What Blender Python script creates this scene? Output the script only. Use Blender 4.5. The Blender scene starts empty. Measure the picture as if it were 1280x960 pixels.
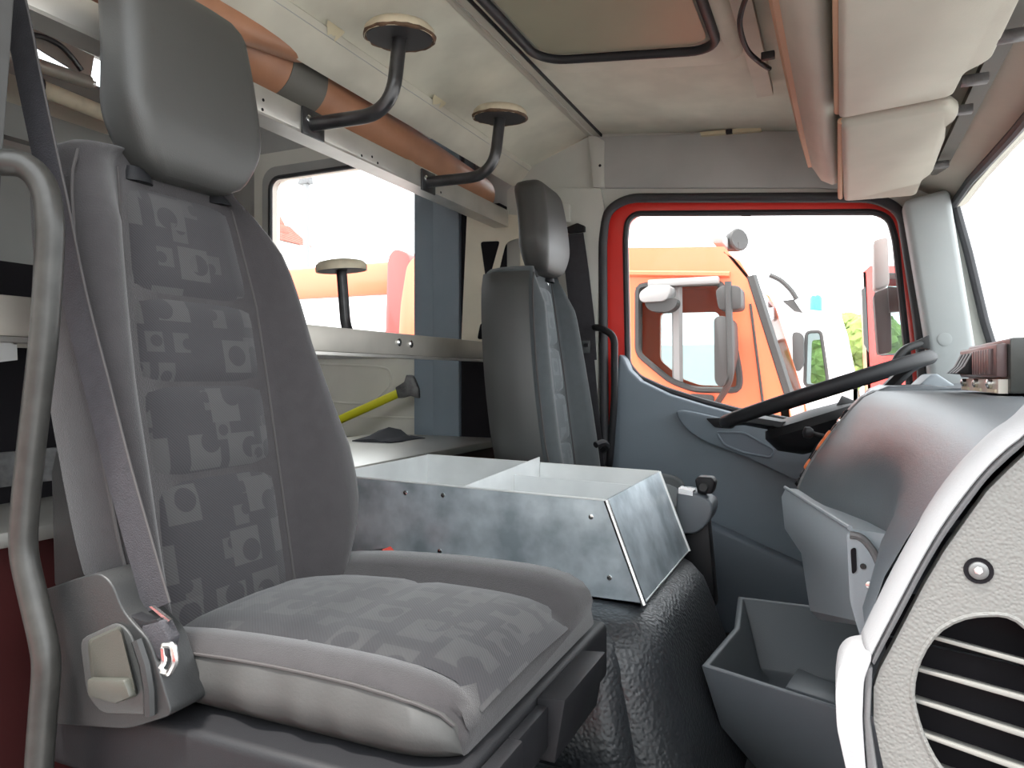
import bpy, bmesh, math, random
from mathutils import Vector, Matrix
random.seed(7)
S = bpy.context.scene
COL = S.collection
CZ = 2.0                      # camera height above the yard; everything is authored relative to eye level
# ------------------------------------------------------------------ camera, sky, exposure
F = 900.0
TH = math.atan(405 / 900)
SN, CS = math.sin(TH), math.cos(TH)
cam_d = bpy.data.cameras.new('camera')
cam = bpy.data.objects.new('camera', cam_d)
COL.objects.link(cam)
cam.location = (0, 0, CZ)
cam.rotation_euler = (math.pi / 2, 0, TH)
cam_d.sensor_width = 36
cam_d.lens = 36 * F / 1280
cam_d.shift_y = -10 / 1280
cam_d.clip_start = 0.02
cam_d.clip_end = 500
S.camera = cam
W = bpy.data.worlds.new('world')
S.world = W
W.use_nodes = True
wbg = W.node_tree.nodes['Background']
wbg.inputs['Color'].default_value = (0.92, 0.97, 1.0, 1)
wbg.inputs['Strength'].default_value = 2.0
sun_d = bpy.data.lights.new('sun', 'SUN')
sun_d.energy = 3.0
sun_d.angle = math.radians(6)
sun_d.color = (1, 0.96, 0.9)
sun = bpy.data.objects.new('sun', sun_d)
COL.objects.link(sun)
sun.location = (3, -4, 8)
sun.rotation_euler = Vector((0.15, 0.27, -1.0)).to_track_quat('-Z', 'Y').to_euler()
S.view_settings.view_transform = 'Standard'
S.view_settings.look = 'None'
S.view_settings.gamma = 1
S.view_settings.use_curve_mapping = False
S.view_settings.exposure = 1.45


# ------------------------------------------------------------------ measuring helpers
def ray(u, v):
    a = (u - 640) / F
    b = (470 - v) / F
    return Vector((-SN + a * CS, CS + a * SN, b))


def at(u, v, X=None, Y=None, Z=None):
    r = ray(u, v)
    t = X / r.x if X is not None else (Y / r.y if Y is not None else Z / r.z)
    return r * t


def ceil_z(x):
    return 0.84 - 0.12 * (x + 0.76)


def atc(u, v, off=0.0):       # a point of the sloping headliner
    r = ray(u, v)
    t = (0.84 - 0.12 * 0.76 + off) / (r.z + 0.12 * r.x)
    return r * t


# ------------------------------------------------------------------ materials
def nt_new(name):
    m = bpy.data.materials.new(name)
    m.use_nodes = True
    return m, m.node_tree.nodes, m.node_tree.links, m.node_tree.nodes['Principled BSDF']


def mat(name, col, rough=0.6, metal=0.0, spec=0.5, var=0.0, vscale=6.0, bump=0.0, bscale=200.0, btype='noise',
        col2=None, coat=0.0, sheen=0.0, bdist=0.002, detail=3.0):
    m, N, L, p = nt_new(name)
    p.inputs['Base Color'].default_value = (*col, 1)
    p.inputs['Roughness'].default_value = rough
    p.inputs['Metallic'].default_value = metal
    p.inputs['Specular IOR Level'].default_value = spec
    p.inputs['Coat Weight'].default_value = coat
    p.inputs['Sheen Weight'].default_value = sheen
    tc = N.new('ShaderNodeTexCoord')
    if var or col2:
        n = N.new('ShaderNodeTexNoise')
        n.inputs['Scale'].default_value = vscale
        n.inputs['Detail'].default_value = detail
        L.new(tc.outputs['Object'], n.inputs['Vector'])
        r = N.new('ShaderNodeValToRGB')
        c2 = col2 if col2 else tuple(c * (1 - var) for c in col)
        c1 = col if col2 else tuple(min(1, c * (1 + var)) for c in col)
        r.color_ramp.elements[0].color = (*c2, 1)
        r.color_ramp.elements[1].color = (*c1, 1)
        r.color_ramp.elements[0].position = 0.35
        r.color_ramp.elements[1].position = 0.65
        L.new(n.outputs['Fac'], r.inputs['Fac'])
        L.new(r.outputs['Color'], p.inputs['Base Color'])
    if bump:
        b = N.new('ShaderNodeBump')
        b.inputs['Strength'].default_value = bump
        b.inputs['Distance'].default_value = bdist
        if btype == 'noise':
            t = N.new('ShaderNodeTexNoise')
            t.inputs['Scale'].default_value = bscale
            t.inputs['Detail'].default_value = 2
            o = t.outputs['Fac']
        else:
            t = N.new('ShaderNodeTexVoronoi')
            t.feature = 'SMOOTH_F1'
            t.inputs['Scale'].default_value = bscale
            o = t.outputs['Distance']
        L.new(tc.outputs['Object'], t.inputs['Vector'])
        L.new(o, b.inputs['Height'])
        L.new(b.outputs['Normal'], p.inputs['Normal'])
    return m


def fabric_pattern(name, base, light):
    """grey moquette woven with paler squares that have circles cut out of them (uv in metres)"""
    m, N, L, p = nt_new(name)
    uv = N.new('ShaderNodeUVMap')
    sep = N.new('ShaderNodeSeparateXYZ')
    L.new(uv.outputs['UV'], sep.inputs[0])

    def M(op, a, b=None, c=None):
        n = N.new('ShaderNodeMath')
        n.operation = op
        for i, q in enumerate((a, b, c)):
            if q is None:
                continue
            if isinstance(q, (int, float)):
                n.inputs[i].default_value = q
            else:
                L.new(q, n.inputs[i])
        return n.outputs[0]

    def layer(size, hw, hh, rad, thr, seed, offx, offy, circ=True):
        x = M('ADD', M('DIVIDE', sep.outputs[0], size), offx)
        row = M('FLOOR', M('ADD', M('DIVIDE', sep.outputs[1], size * 0.92), offy))
        y = M('FRACT', M('ADD', M('DIVIDE', sep.outputs[1], size * 0.92), offy))
        x = M('ADD', x, M('MULTIPLY', row, 0.37))
        cx = M('FLOOR', x)
        x = M('FRACT', x)
        cmb = N.new('ShaderNodeCombineXYZ')
        L.new(cx, cmb.inputs[0])
        L.new(row, cmb.inputs[1])
        cmb.inputs[2].default_value = seed
        wn = N.new('ShaderNodeTexWhiteNoise')
        L.new(cmb.outputs[0], wn.inputs['Vector'])
        sc = N.new('ShaderNodeSeparateColor')
        L.new(wn.outputs['Color'], sc.inputs[0])
        ox = M('MULTIPLY', M('SUBTRACT', sc.outputs[0], 0.5), 0.2)
        oy = M('MULTIPLY', M('SUBTRACT', sc.outputs[1], 0.5), 0.2)
        dx = M('SUBTRACT', M('SUBTRACT', x, 0.5), ox)
        dy = M('SUBTRACT', M('SUBTRACT', y, 0.5), oy)
        w = M('MULTIPLY', M('LESS_THAN', M('ABSOLUTE', dx), hw), M('LESS_THAN', M('ABSOLUTE', dy), hh))
        if circ:
            qx = M('SUBTRACT', dx, M('MULTIPLY', M('SUBTRACT', sc.outputs[2], 0.5), 0.5))
            qy = M('SUBTRACT', dy, M('MULTIPLY', M('SUBTRACT', sc.outputs[0], 0.5), 0.5))
            d = M('SQRT', M('ADD', M('MULTIPLY', qx, qx), M('MULTIPLY', qy, qy)))
            w = M('MULTIPLY', w, M('GREATER_THAN', d, rad))
        return M('MULTIPLY', w, M('GREATER_THAN', sc.outputs[1], thr))

    a = layer(0.078, 0.36, 0.36, 0.23, 0.3, 3.0, 0.2, 0.1)
    b = layer(0.047, 0.30, 0.34, 0.2, 0.72, 9.0, 0.6, 0.45)
    k = M('MAXIMUM', a, M('MULTIPLY', b, 0.8))
    mix = N.new('ShaderNodeMix')
    mix.data_type = 'RGBA'
    mix.inputs[6].default_value = (*base, 1)
    mix.inputs[7].default_value = (*light, 1)
    L.new(k, mix.inputs[0])
    L.new(mix.outputs[2], p.inputs['Base Color'])
    p.inputs['Roughness'].default_value = 0.9
    p.inputs['Sheen Weight'].default_value = 0.25
    p.inputs['Specular IOR Level'].default_value = 0.2
    bm_ = N.new('ShaderNodeBump')
    bm_.inputs['Strength'].default_value = 0.22
    bm_.inputs['Distance'].default_value = 0.0012
    wv = N.new('ShaderNodeTexWave')
    wv.inputs['Scale'].default_value = 130
    wv.bands_direction = 'DIAGONAL'
    L.new(uv.outputs['UV'], wv.inputs['Vector'])
    L.new(wv.outputs['Fac'], bm_.inputs['Height'])
    L.new(bm_.outputs['Normal'], p.inputs['Normal'])
    return m


def glass_mat(name, tint=(1, 1, 1), amount=0.06):
    m, N, L, p = nt_new(name)
    N.remove(p)
    out = N['Material Output']
    t = N.new('ShaderNodeBsdfTransparent')
    t.inputs['Color'].default_value = (*tint, 1)
    g = N.new('ShaderNodeBsdfGlossy')
    g.inputs['Roughness'].default_value = 0.03
    fr = N.new('ShaderNodeFresnel')
    fr.inputs['IOR'].default_value = 1.35
    mx = N.new('ShaderNodeMixShader')
    mm = N.new('ShaderNodeMath')
    mm.operation = 'MULTIPLY'
    mm.inputs[1].default_value = 0.35
    L.new(fr.outputs[0], mm.inputs[0])
    L.new(mm.outputs[0], mx.inputs[0])
    L.new(t.outputs[0], mx.inputs[1])
    L.new(g.outputs[0], mx.inputs[2])
    L.new(mx.outputs[0], out.inputs[0])
    return m


M = {
    'headliner': mat('headliner', (0.5848, 0.5644, 0.4692), 0.9, var=0.07, vscale=9, bump=0.25, bscale=500),
    'liner_dirty': mat('liner_dirty', (0.544, 0.5168, 0.4352), 0.9, var=0.12, vscale=5, bump=0.2, bscale=400),
    'wall_trim': mat('wall_trim', (0.4896, 0.4896, 0.4488), 0.75, var=0.05, bump=0.2, bscale=500),
    'wall_grey': mat('wall_grey', (0.408, 0.408, 0.3944), 0.8, var=0.06, bump=0.2, bscale=500),
    'pillar': mat('pillar', (0.357, 0.3825, 0.3825), 0.65, var=0.03, bump=0.12, bscale=500),
    'visor': mat('visor', (0.43, 0.4085, 0.344), 0.7, var=0.04, vscale=8, bump=0.12, bscale=350),
    'visor_edge': mat('visor_edge', (0.50, 0.31, 0.20), 0.7),
    'fabric': mat('fabric', (0.03956, 0.03612, 0.03784), 0.92, spec=0.2, var=0.06, vscale=40, bump=0.4, bscale=700, sheen=0.25),
    'pattern': fabric_pattern('pattern', (0.033, 0.031, 0.034), (0.053, 0.051, 0.052)),
    'fabric_far_lit': mat('fabric_far_lit', (0.062, 0.07, 0.074), 0.92, spec=0.2, var=0.05, vscale=40, bump=0.4, bscale=700, sheen=0.25),  # far seat's copy of fabric, paler and bluer: daylight put into the colour
    'pattern_far_lit': fabric_pattern('pattern_far_lit', (0.065, 0.077, 0.083), (0.095, 0.11, 0.118)),  # same painted-in daylight for the driver seat's copy of the pattern
    'vinyl': mat('vinyl', (0.0525, 0.0518, 0.0504), 0.62, spec=0.35, var=0.05, vscale=25, bump=0.2, bscale=300, bdist=0.001),
    'vinyl_dark': mat('vinyl_dark', (0.0516, 0.05246, 0.0516), 0.45, bump=0.15, bscale=600),
    'headrest': mat('headrest', (0.04816, 0.0473, 0.04472), 0.48, bump=0.15, bscale=700),
    'black_plastic': mat('black_plastic', (0.01376, 0.01376, 0.01548), 0.5, spec=0.22, bump=0.12, bscale=600),
    'grey_plastic': mat('grey_plastic', (0.01806, 0.01858, 0.01909), 0.5, bump=0.15, bscale=500),
    'lever_plastic': mat('lever_plastic', (0.04945, 0.04945, 0.04085), 0.45, bump=0.1, bscale=500),
    'stitch': mat('stitch', (0.055, 0.05, 0.05), 0.9),
    'webbing': mat('webbing', (0.03096, 0.02924, 0.0344), 0.8, bump=0.5, bscale=500, var=0.1, vscale=60),
    'tube_black': mat('tube_black', (0.02, 0.02, 0.022), 0.32, metal=0.0, spec=0.6, var=0.4, vscale=30, coat=0.2),
    'tube_gunmetal': mat('tube_gunmetal', (0.03612, 0.03509, 0.03251), 0.38, metal=0.2, spec=0.4, var=0.15, vscale=40, coat=0.05),
    'alu': mat('alu', (0.62, 0.60, 0.56), 0.38, metal=0.75, var=0.08, vscale=8, bump=0.05, bscale=300),
    'alu_dull': mat('alu_dull', (0.50, 0.47, 0.42), 0.5, metal=0.6, var=0.1, vscale=7),
    'zinc': mat('zinc', (0.66, 0.73, 0.78), 0.36, metal=0.6, col2=(0.36, 0.42, 0.46), vscale=14, bump=0.35, bscale=26,
                bdist=0.003, detail=12),
    'zinc_in': mat('zinc_in', (0.76, 0.78, 0.78), 0.5, metal=0.5, var=0.06, vscale=9),
    'bright_metal': mat('bright_metal', (0.75, 0.75, 0.74), 0.25, metal=1.0),
    'roll': mat('roll', (0.36, 0.17, 0.095), 0.45, var=0.08, vscale=12, bump=0.1, bscale=200),
    'tape': mat('tape', (0.12, 0.115, 0.10), 0.6),
    'disc_cream': mat('disc_cream', (0.572, 0.506, 0.374), 0.55, var=0.12, vscale=30),
    'disc_brown': mat('disc_brown', (0.10, 0.055, 0.03), 0.7, var=0.4, vscale=60),
    'rubber': mat('rubber', (0.022, 0.022, 0.024), 0.6, spec=0.4, bump=0.2, bscale=300),
    'mat_rubber': mat('mat_rubber', (0.026, 0.029, 0.033), 0.42, spec=0.6, bump=0.7, bscale=150, btype='voronoi', bdist=0.003),
    'floor_rubber': mat('floor_rubber', (0.03, 0.032, 0.035), 0.6, bump=0.5, bscale=150, btype='voronoi'),
    'dash': mat('dash', (0.0975, 0.1105, 0.1235), 0.42, spec=0.5, bump=0.2, bscale=450),
    'dash_light': mat('dash_light', (0.26, 0.2925, 0.3185), 0.5, bump=0.15, bscale=500),
    'dash_end': mat('dash_end', (0.1634, 0.1617, 0.1531), 0.6, bump=0.7, bscale=420, btype='voronoi', bdist=0.001),
    'dash_bead': mat('dash_bead', (0.114, 0.114, 0.117), 0.5, bump=0.2, bscale=500),
    'dash_rim_skylit': mat('dash_rim_skylit', (0.34, 0.34, 0.35), 0.5, bump=0.15, bscale=500),  # paler than dash_bead: sky and sun glare on the edge put into the colour
    'slat': mat('slat', (0.2236, 0.2193, 0.2021), 0.55),
    'void': mat('void', (0.008, 0.007, 0.009), 0.8, spec=0.2),
    'door_trim': mat('door_trim', (0.143, 0.1755, 0.208), 0.55, var=0.03, bump=0.2, bscale=450),
    'door_trim2': mat('door_trim2', (0.13, 0.156, 0.1885), 0.6, bump=0.2, bscale=450),
    'red_paint': mat('red_paint', (0.75, 0.04, 0.03), 0.3, coat=0.5),
    'maroon': mat('maroon', (0.043, 0.0086, 0.0086), 0.45, var=0.15, vscale=5),
    'seal': mat('seal', (0.03, 0.03, 0.034), 0.55),
    'door_panel': mat('door_panel', (0.728, 0.714, 0.644), 0.65, var=0.03),
    'post_blue': mat('post_blue', (0.221, 0.272, 0.3145), 0.5, var=0.05),
    'plate_cream': mat('plate_cream', (0.7, 0.65, 0.525), 0.55, metal=0.2, var=0.05),
    'tread': mat('tread', (0.45, 0.44, 0.41), 0.42, metal=0.8),
    'yellow': mat('yellow', (0.72, 0.70, 0.02), 0.45),
    'steel_dark': mat('steel_dark', (0.16, 0.16, 0.16), 0.5, metal=0.6, var=0.25, vscale=50),
    'cloth_dark': mat('cloth_dark', (0.05, 0.052, 0.06), 0.95),
    'red_plastic': mat('red_plastic', (0.6, 0.04, 0.02), 0.4),
    'orange_paint': mat('orange_paint', (0.85, 0.165, 0.075), 0.35, coat=0.3),
    'white_paint': mat('white_paint', (0.8, 0.8, 0.8), 0.4, coat=0.3),
    'cab_dark': mat('cab_dark', (0.035, 0.034, 0.033), 0.6),
    'cab_grey': mat('cab_grey', (0.252, 0.246, 0.24), 0.6),
    'blue_lens': mat('blue_lens', (0.03, 0.33, 0.62), 0.2),
    'tyre': mat('tyre', (0.03, 0.03, 0.03), 0.8),
    'asphalt': mat('asphalt', (0.42, 0.41, 0.40), 0.9, var=0.08, vscale=1.5, bump=0.3, bscale=60),
    'roof_tile': mat('roof_tile', (0.30, 0.085, 0.06), 0.8, var=0.12, vscale=3),
    'plaster': mat('plaster', (0.72, 0.70, 0.64), 0.9, var=0.04),
    'leaf': mat('leaf', (0.16, 0.22, 0.05), 0.8, var=0.4, vscale=2),
    'bark': mat('bark', (0.16, 0.11, 0.07), 0.9),
    'pole_white': mat('pole_white', (0.21, 0.217, 0.217), 0.5),
    'hatch': mat('hatch', (0.30, 0.29, 0.21), 0.5, var=0.03),
    'paint_grey': mat('paint_grey', (0.20, 0.20, 0.19), 0.6, var=0.06),
    'orange_dial': mat('orange_dial', (0.7, 0.17, 0.05), 0.4),
    'radio_black': mat('radio_black', (0.025, 0.027, 0.025), 0.35, var=0.3, vscale=25),
    'radio_face': mat('radio_face', (0.10, 0.065, 0.065), 0.35),
    'peel': mat('peel', (0.6, 0.53, 0.36), 0.8),
    'glass': glass_mat('glass'),
    'glass_tint': glass_mat('glass_tint', (0.72, 0.78, 0.78)),
}


# ------------------------------------------------------------------ mesh helpers
def wpos(o):
    p = Vector((0, 0, 0))
    while o is not None:
        p = p + o.location
        o = o.parent
    return p


class B:
    def __init__(s):
        s.v = []
        s.f = []
        s.uv = None

    def add(s, vs, fs):
        n = len(s.v)
        s.v += [Vector(q) for q in vs]
        s.f += [tuple(i + n for i in q) for q in fs]
        return s

    def box(s, lo, hi):
        x0, y0, z0 = lo
        x1, y1, z1 = hi
        return s.add([(x0, y0, z0), (x1, y0, z0), (x1, y1, z0), (x0, y1, z0), (x0, y0, z1), (x1, y0, z1), (x1, y1, z1), (x0, y1, z1)],
                     [(3, 2, 1, 0), (4, 5, 6, 7), (0, 1, 5, 4), (1, 2, 6, 5), (2, 3, 7, 6), (3, 0, 4, 7)])

    def loft(s, rings, cap=True, closed=True):
        n = len(rings[0])
        vs = [p for r in rings for p in r]
        fs = []
        for i in range(len(rings) - 1):
            for j in range(n if closed else n - 1):
                k = (j + 1) % n
                fs.append((i * n + j, i * n + k, (i + 1) * n + k, (i + 1) * n + j))
        if cap:
            fs.append(tuple(reversed(range(n))))
            fs.append(tuple((len(rings) - 1) * n + j for j in range(n)))
        return s.add(vs, fs)

    def tube(s, path, r, n=12, closed=False):
        P = [Vector(p) for p in path]
        rings = []
        up = None
        m = len(P)
        for i, p in enumerate(P):
            if closed:
                t = (P[(i + 1) % m] - P[i - 1]).normalized()
            else:
                t = (P[min(i + 1, m - 1)] - P[max(i - 1, 0)]).normalized()
            if up is None:
                up = Vector((0, 0, 1)) if abs(t.z) < 0.9 else Vector((1, 0, 0))
            a = up - t * up.dot(t)
            if a.length < 1e-5:
                a = t.orthogonal()
            a.normalize()
            up = a
            b = t.cross(a)
            rr = r[i] if isinstance(r, (list, tuple)) else r
            rings.append([p + (a * math.cos(q) + b * math.sin(q)) * rr for q in [2 * math.pi * j / n for j in range(n)]])
        if closed:
            rings.append(rings[0])
            return s.loft(rings, cap=False)
        return s.loft(rings)

    def prism(s, poly, d):
        d = Vector(d)
        n = len(poly)
        vs = [Vector(p) for p in poly] + [Vector(p) + d for p in poly]
        fs = [tuple(reversed(range(n))), tuple(range(n, 2 * n))] + [(i, (i + 1) % n, n + (i + 1) % n, n + i) for i in range(n)]
        return s.add(vs, fs)

    def disc(s, c, axis, r, h, n=16, r2=None):
        c = Vector(c)
        axis = Vector(axis).normalized()
        a = axis.orthogonal().normalized()
        b = axis.cross(a)
        r2 = r if r2 is None else r2
        R = lambda q, rr: [q + (a * math.cos(k) + b * math.sin(k)) * rr for k in [2 * math.pi * j / n for j in range(n)]]
        return s.loft([R(c, r), R(c + axis * h, r2)])

    def lathe(s, c, axis, prof, n=24):
        c = Vector(c)
        axis = Vector(axis).normalized()
        a = axis.orthogonal().normalized()
        b = axis.cross(a)
        return s.loft([[c + axis * h + (a * math.cos(k) + b * math.sin(k)) * rr for k in [2 * math.pi * j / n for j in range(n)]] for rr, h in prof])

    def plate(s, outer, holes, d):
        """flat plate with holes: outer / holes are 3-D loops in one plane, d the thickness vector"""
        bm = bmesh.new()
        for lp in [outer] + holes:
            vs = [bm.verts.new(p) for p in lp]
            for i in range(len(vs)):
                bm.edges.new((vs[i], vs[(i + 1) % len(vs)]))
        bmesh.ops.triangle_fill(bm, edges=bm.edges[:], use_beauty=True)
        r = bmesh.ops.extrude_face_region(bm, geom=bm.faces[:])
        for q in r['geom']:
            if isinstance(q, bmesh.types.BMVert):
                q.co += Vector(d)
        bm.verts.index_update()
        s.add([q.co.copy() for q in bm.verts], [tuple(q.index for q in fc.verts) for fc in bm.faces])
        bm.free()
        return s

    def ribbon(s, path, wvec, th, nvec):
        """flat strap: path points, width vectors (one or per point), thickness along nvec"""
        rings = []
        nv = Vector(nvec).normalized() * th
        for i, p in enumerate(path):
            w = Vector(wvec[i]) if isinstance(wvec, list) else Vector(wvec)
            p = Vector(p)
            rings.append([p - w / 2, p + w / 2, p + w / 2 + nv, p - w / 2 + nv])
        return s.loft(rings)

    def build(s, name, m, parent=None, bevel=0.0, seg=2, smooth=40, label=None, base=False, sub=0, uv=None):
        off = Vector((0, 0, 0))
        bm = bmesh.new()
        vs = [bm.verts.new(p) for p in s.v]
        lay = bm.loops.layers.uv.new('UVMap') if uv else None
        for q in s.f:
            try:
                fc = bm.faces.new([vs[i] for i in q])
                if lay:
                    for lp, i in zip(fc.loops, q):
                        lp[lay].uv = uv[i]
            except ValueError:
                pass
        bmesh.ops.remove_doubles(bm, verts=bm.verts[:], dist=1e-6)
        bmesh.ops.recalc_face_normals(bm, faces=bm.faces[:])
        if bevel:
            ed = [e for e in bm.edges if len(e.link_faces) == 2 and e.calc_face_angle(0) > 0.5]
            bmesh.ops.bevel(bm, geom=ed, offset=bevel, segments=seg, affect='EDGES', profile=0.5, clamp_overlap=True)
        if parent is not None:
            off = wpos(parent)
        elif base:
            xs = [q.co for q in bm.verts]
            off = Vector(((min(p.x for p in xs) + max(p.x for p in xs)) / 2, (min(p.y for p in xs) + max(p.y for p in xs)) / 2, min(p.z for p in xs)))
        for q in bm.verts:
            q.co -= off
        for fc in bm.faces:
            fc.smooth = True
        for e in bm.edges:
            if len(e.link_faces) == 2 and e.calc_face_angle(0) > math.radians(smooth):
                e.smooth = False
        me = bpy.data.meshes.new(name)
        bm.to_mesh(me)
        bm.free()
        me.materials.append(M[m])
        o = bpy.data.objects.new(name, me)
        COL.objects.link(o)
        if parent is not None:
            o.parent = parent
        else:
            o.location = off
        if sub:
            md = o.modifiers.new('sub', 'SUBSURF')
            md.levels = md.render_levels = sub
        if label:
            o['label'] = label
        return o


def thing(name, loc, label, cat, group=None, rz=0.0):
    o = bpy.data.objects.new(name, None)
    o.empty_display_size = 0.05
    COL.objects.link(o)
    o.location = Vector(loc)
    o.rotation_euler = (0, 0, rz)
    o['label'] = label
    o['category'] = cat
    if group:
        o['group'] = group
    return o


def tag(o, label, cat, group=None, kind=None):
    o['label'] = label
    o['category'] = cat
    if group:
        o['group'] = group
    if kind:
        o['kind'] = kind
    return o


def struct(o, label=None, cat=None):
    o['kind'] = 'structure'
    if label:
        o['label'] = label
        o['category'] = cat
    return o


def sthing(name, loc, label, cat):
    return struct(thing(name, loc, label, cat))


def rrect(cx, cy, hx, hy, r, n=6):
    pts = []
    for (sx, sy, a0) in ((1, 1, 0), (-1, 1, 90), (-1, -1, 180), (1, -1, 270)):
        for k in range(n + 1):
            a = math.radians(a0 + 90 * k / n)
            pts.append((cx + sx * (hx - r) + r * math.cos(a), cy + sy * (hy - r) + r * math.sin(a)))
    return pts


def smooth_path(pts, n=6, closed=False):
    """Catmull-Rom through the given points"""
    P = [Vector(p) for p in pts]
    m = len(P)
    out = []
    for i in range(m if closed else m - 1):
        p0 = P[(i - 1) % m] if closed or i > 0 else P[0]
        p1 = P[i]
        p2 = P[(i + 1) % m]
        p3 = P[(i + 2) % m] if closed or i + 2 < m else P[m - 1]
        for k in range(n):
            t = k / n
            out.append(0.5 * ((2 * p1) + (p2 - p0) * t + (2 * p0 - 5 * p1 + 4 * p2 - p3) * t * t + (-p0 + 3 * p1 - 3 * p2 + p3) * t ** 3))
    if not closed:
        out.append(P[-1])
    return out


def fillet(pts, r, n=5):
    """polyline with rounded corners"""
    P = [Vector(p) for p in pts]
    out = [P[0]]
    for i in range(1, len(P) - 1):
        a = (P[i - 1] - P[i])
        b = (P[i + 1] - P[i])
        q = min(r, a.length * 0.49, b.length * 0.49)
        s0 = P[i] + a.normalized() * q
        s1 = P[i] + b.normalized() * q
        for k in range(n + 1):
            t = k / n
            out.append(s0 * (1 - t) ** 2 + P[i] * 2 * t * (1 - t) + s1 * t * t)
    out.append(P[-1])
    return out


def fillet_loop(pts, r, n=5):
    P = [Vector(p) for p in pts]
    m = len(P)
    out = []
    for i in range(m):
        a = P[i - 1] - P[i]
        b = P[(i + 1) % m] - P[i]
        rr = r[i] if isinstance(r, (list, tuple)) else r
        if rr <= 0:
            out.append(P[i])
            continue
        q = min(rr, a.length * 0.49, b.length * 0.49)
        s0 = P[i] + a.normalized() * q
        s1 = P[i] + b.normalized() * q
        for k in range(n + 1):
            t = k / n
            out.append(s0 * (1 - t) ** 2 + P[i] * 2 * t * (1 - t) + s1 * t * t)
    return out


def interp(tab, z):
    """tab rows (z, a, b, ...) sorted by z, smooth-ish linear interpolation"""
    if z <= tab[0][0]:
        return tab[0][1:]
    for i in range(len(tab) - 1):
        a, b = tab[i], tab[i + 1]
        if z <= b[0]:
            t = (z - a[0]) / (b[0] - a[0])
            return tuple(p + (q - p) * t for p, q in zip(a[1:], b[1:]))
    return tab[-1][1:]


YD = 2.40          # inner face of the driver-side cab wall
# ================================================================== SETTING
struct(B().box((-40, -30, -2.1), (40, 45, -2.0)).build('ground', 'asphalt', base=True), 'pale grey paved yard outside the cab', 'ground')
struct(B().box((-2.6, 0.47, -0.86), (0.46, 2.40, -0.80)).build('floor', 'floor_rubber', base=True), 'dark rubber covered cab floor', 'floor')

# headliner: arched at the back, dropping to the front
prof = [(-1.06, 0.705), (-1.045, 0.733), (-0.98, 0.775), (-0.90, 0.808), (-0.83, 0.830), (-0.76, 0.84), (-0.50, ceil_z(-0.5)), (-0.2, ceil_z(-0.2)), (0.30, 0.70)]
ceil = thing('ceiling', (-0.4, 1.4, 0.84), 'worn cream fabric headliner of the cab roof', 'ceiling')
ceil['kind'] = 'structure'
poly = [(x, 0.40, z) for x, z in prof] + [(x, 0.40, z + 0.05) for x, z in reversed(prof)]
B().prism(poly, (0, 2.06, 0)).build('roof_lining', 'headliner', ceil, smooth=30)
# rear flange of the lining with peeling paint
B().prism([(-1.075, 0.45, 0.692), (-1.045, 0.45, 0.705), (-1.000, 0.45, 0.752), (-1.015, 0.45, 0.765), (-1.08, 0.45, 0.715)], (0, 1.95, 0)).build('lining_flange', 'liner_dirty', ceil)
for (u, v, w) in ((417, 52, 0.05), (546, 142, 0.045), (424, 57, 0.022), (553, 147, 0.02)):
    p = at(u, v, X=-0.995)
    p.z = 0.7615
    q = B()
    ring_ = []
    for k in range(7):
        t = k / 6
        wd = 0.016 * math.sin(math.pi * min(1, t * 0.9 + 0.1)) * (0.7 + 0.5 * random.random())
        y = p.y - w / 2 + w * t
        a0 = Vector((p.x + 0.004, y, p.z - 0.0025))
        a1 = a0 + Vector((-wd, 0.002, -wd * 1.15 - 0.001))
        ring_.append([a0, a1, a1 + Vector((0.001, 0, 0.002)), a0 + Vector((0.001, 0, 0.002))])
    q.loft(ring_)
    q.build('peeling_flake', 'peel', ceil)
# metal strip across the roof
sp = B()
sp.prism([(-0.788, 0.5, 0.832), (-0.742, 0.5, 0.829), (-0.742, 0.5, 0.838), (-0.788, 0.5, 0.842)], (0, 1.9, 0))
st = sp.build('roof_strip', 'visor', ceil)
B().prism([(-0.770, 0.5, 0.828), (-0.764, 0.5, 0.828), (-0.764, 0.5, 0.834), (-0.770, 0.5, 0.834)], (0, 1.9, 0)).build('strip_rib', 'alu', st)
B().prism([(-0.742, 0.5, 0.828), (-0.738, 0.5, 0.828), (-0.738, 0.5, 0.838), (-0.742, 0.5, 0.838)], (0, 1.9, 0)).build('strip_shadow_line', 'rubber', st)  # black strip standing in for the thin shadow along the roof strip
pc = atc(841, 78)
B().lathe(pc + Vector((0, 0, 0.004)), (0.12, 0, -1), [(0.024, 0), (0.02, 0.006), (0.014, 0.003), (0.006, 0.004)], 20).build('lining_button', 'liner_dirty', ceil)
pc = atc(908, 163)
# torn upper edge of the lining above the door
tl = at(875, 166, Y=2.385)
B().prism([at(875, 165, Y=2.37), at(950, 158, Y=2.37), at(952, 163, Y=2.37), at(876, 169, Y=2.37)], (0, 0.02, 0)).build('torn_edge', 'peel', ceil)
B().prism([at(907, 162, Y=2.362), at(915, 161, Y=2.362), at(915, 165, Y=2.362), at(907, 166, Y=2.362)], (0, 0.02, 0)).build('clip', 'rubber', ceil)

# roof hatch
hz = -0.005
c = [atc(600, -60, hz), atc(665, 50, hz), atc(925, 35, hz), atc(905, -60, hz)]
hx0, hx1, hy0, hy1 = -0.70, -0.235, 1.16, 1.72


def hl(x0, x1, y0, y1, r, dz):
    return [Vector((x, y, ceil_z(x) + dz)) for x, y in rrect((x0 + x1) / 2, (y0 + y1) / 2, (x1 - x0) / 2, (y1 - y0) / 2, r, 7)]


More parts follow.
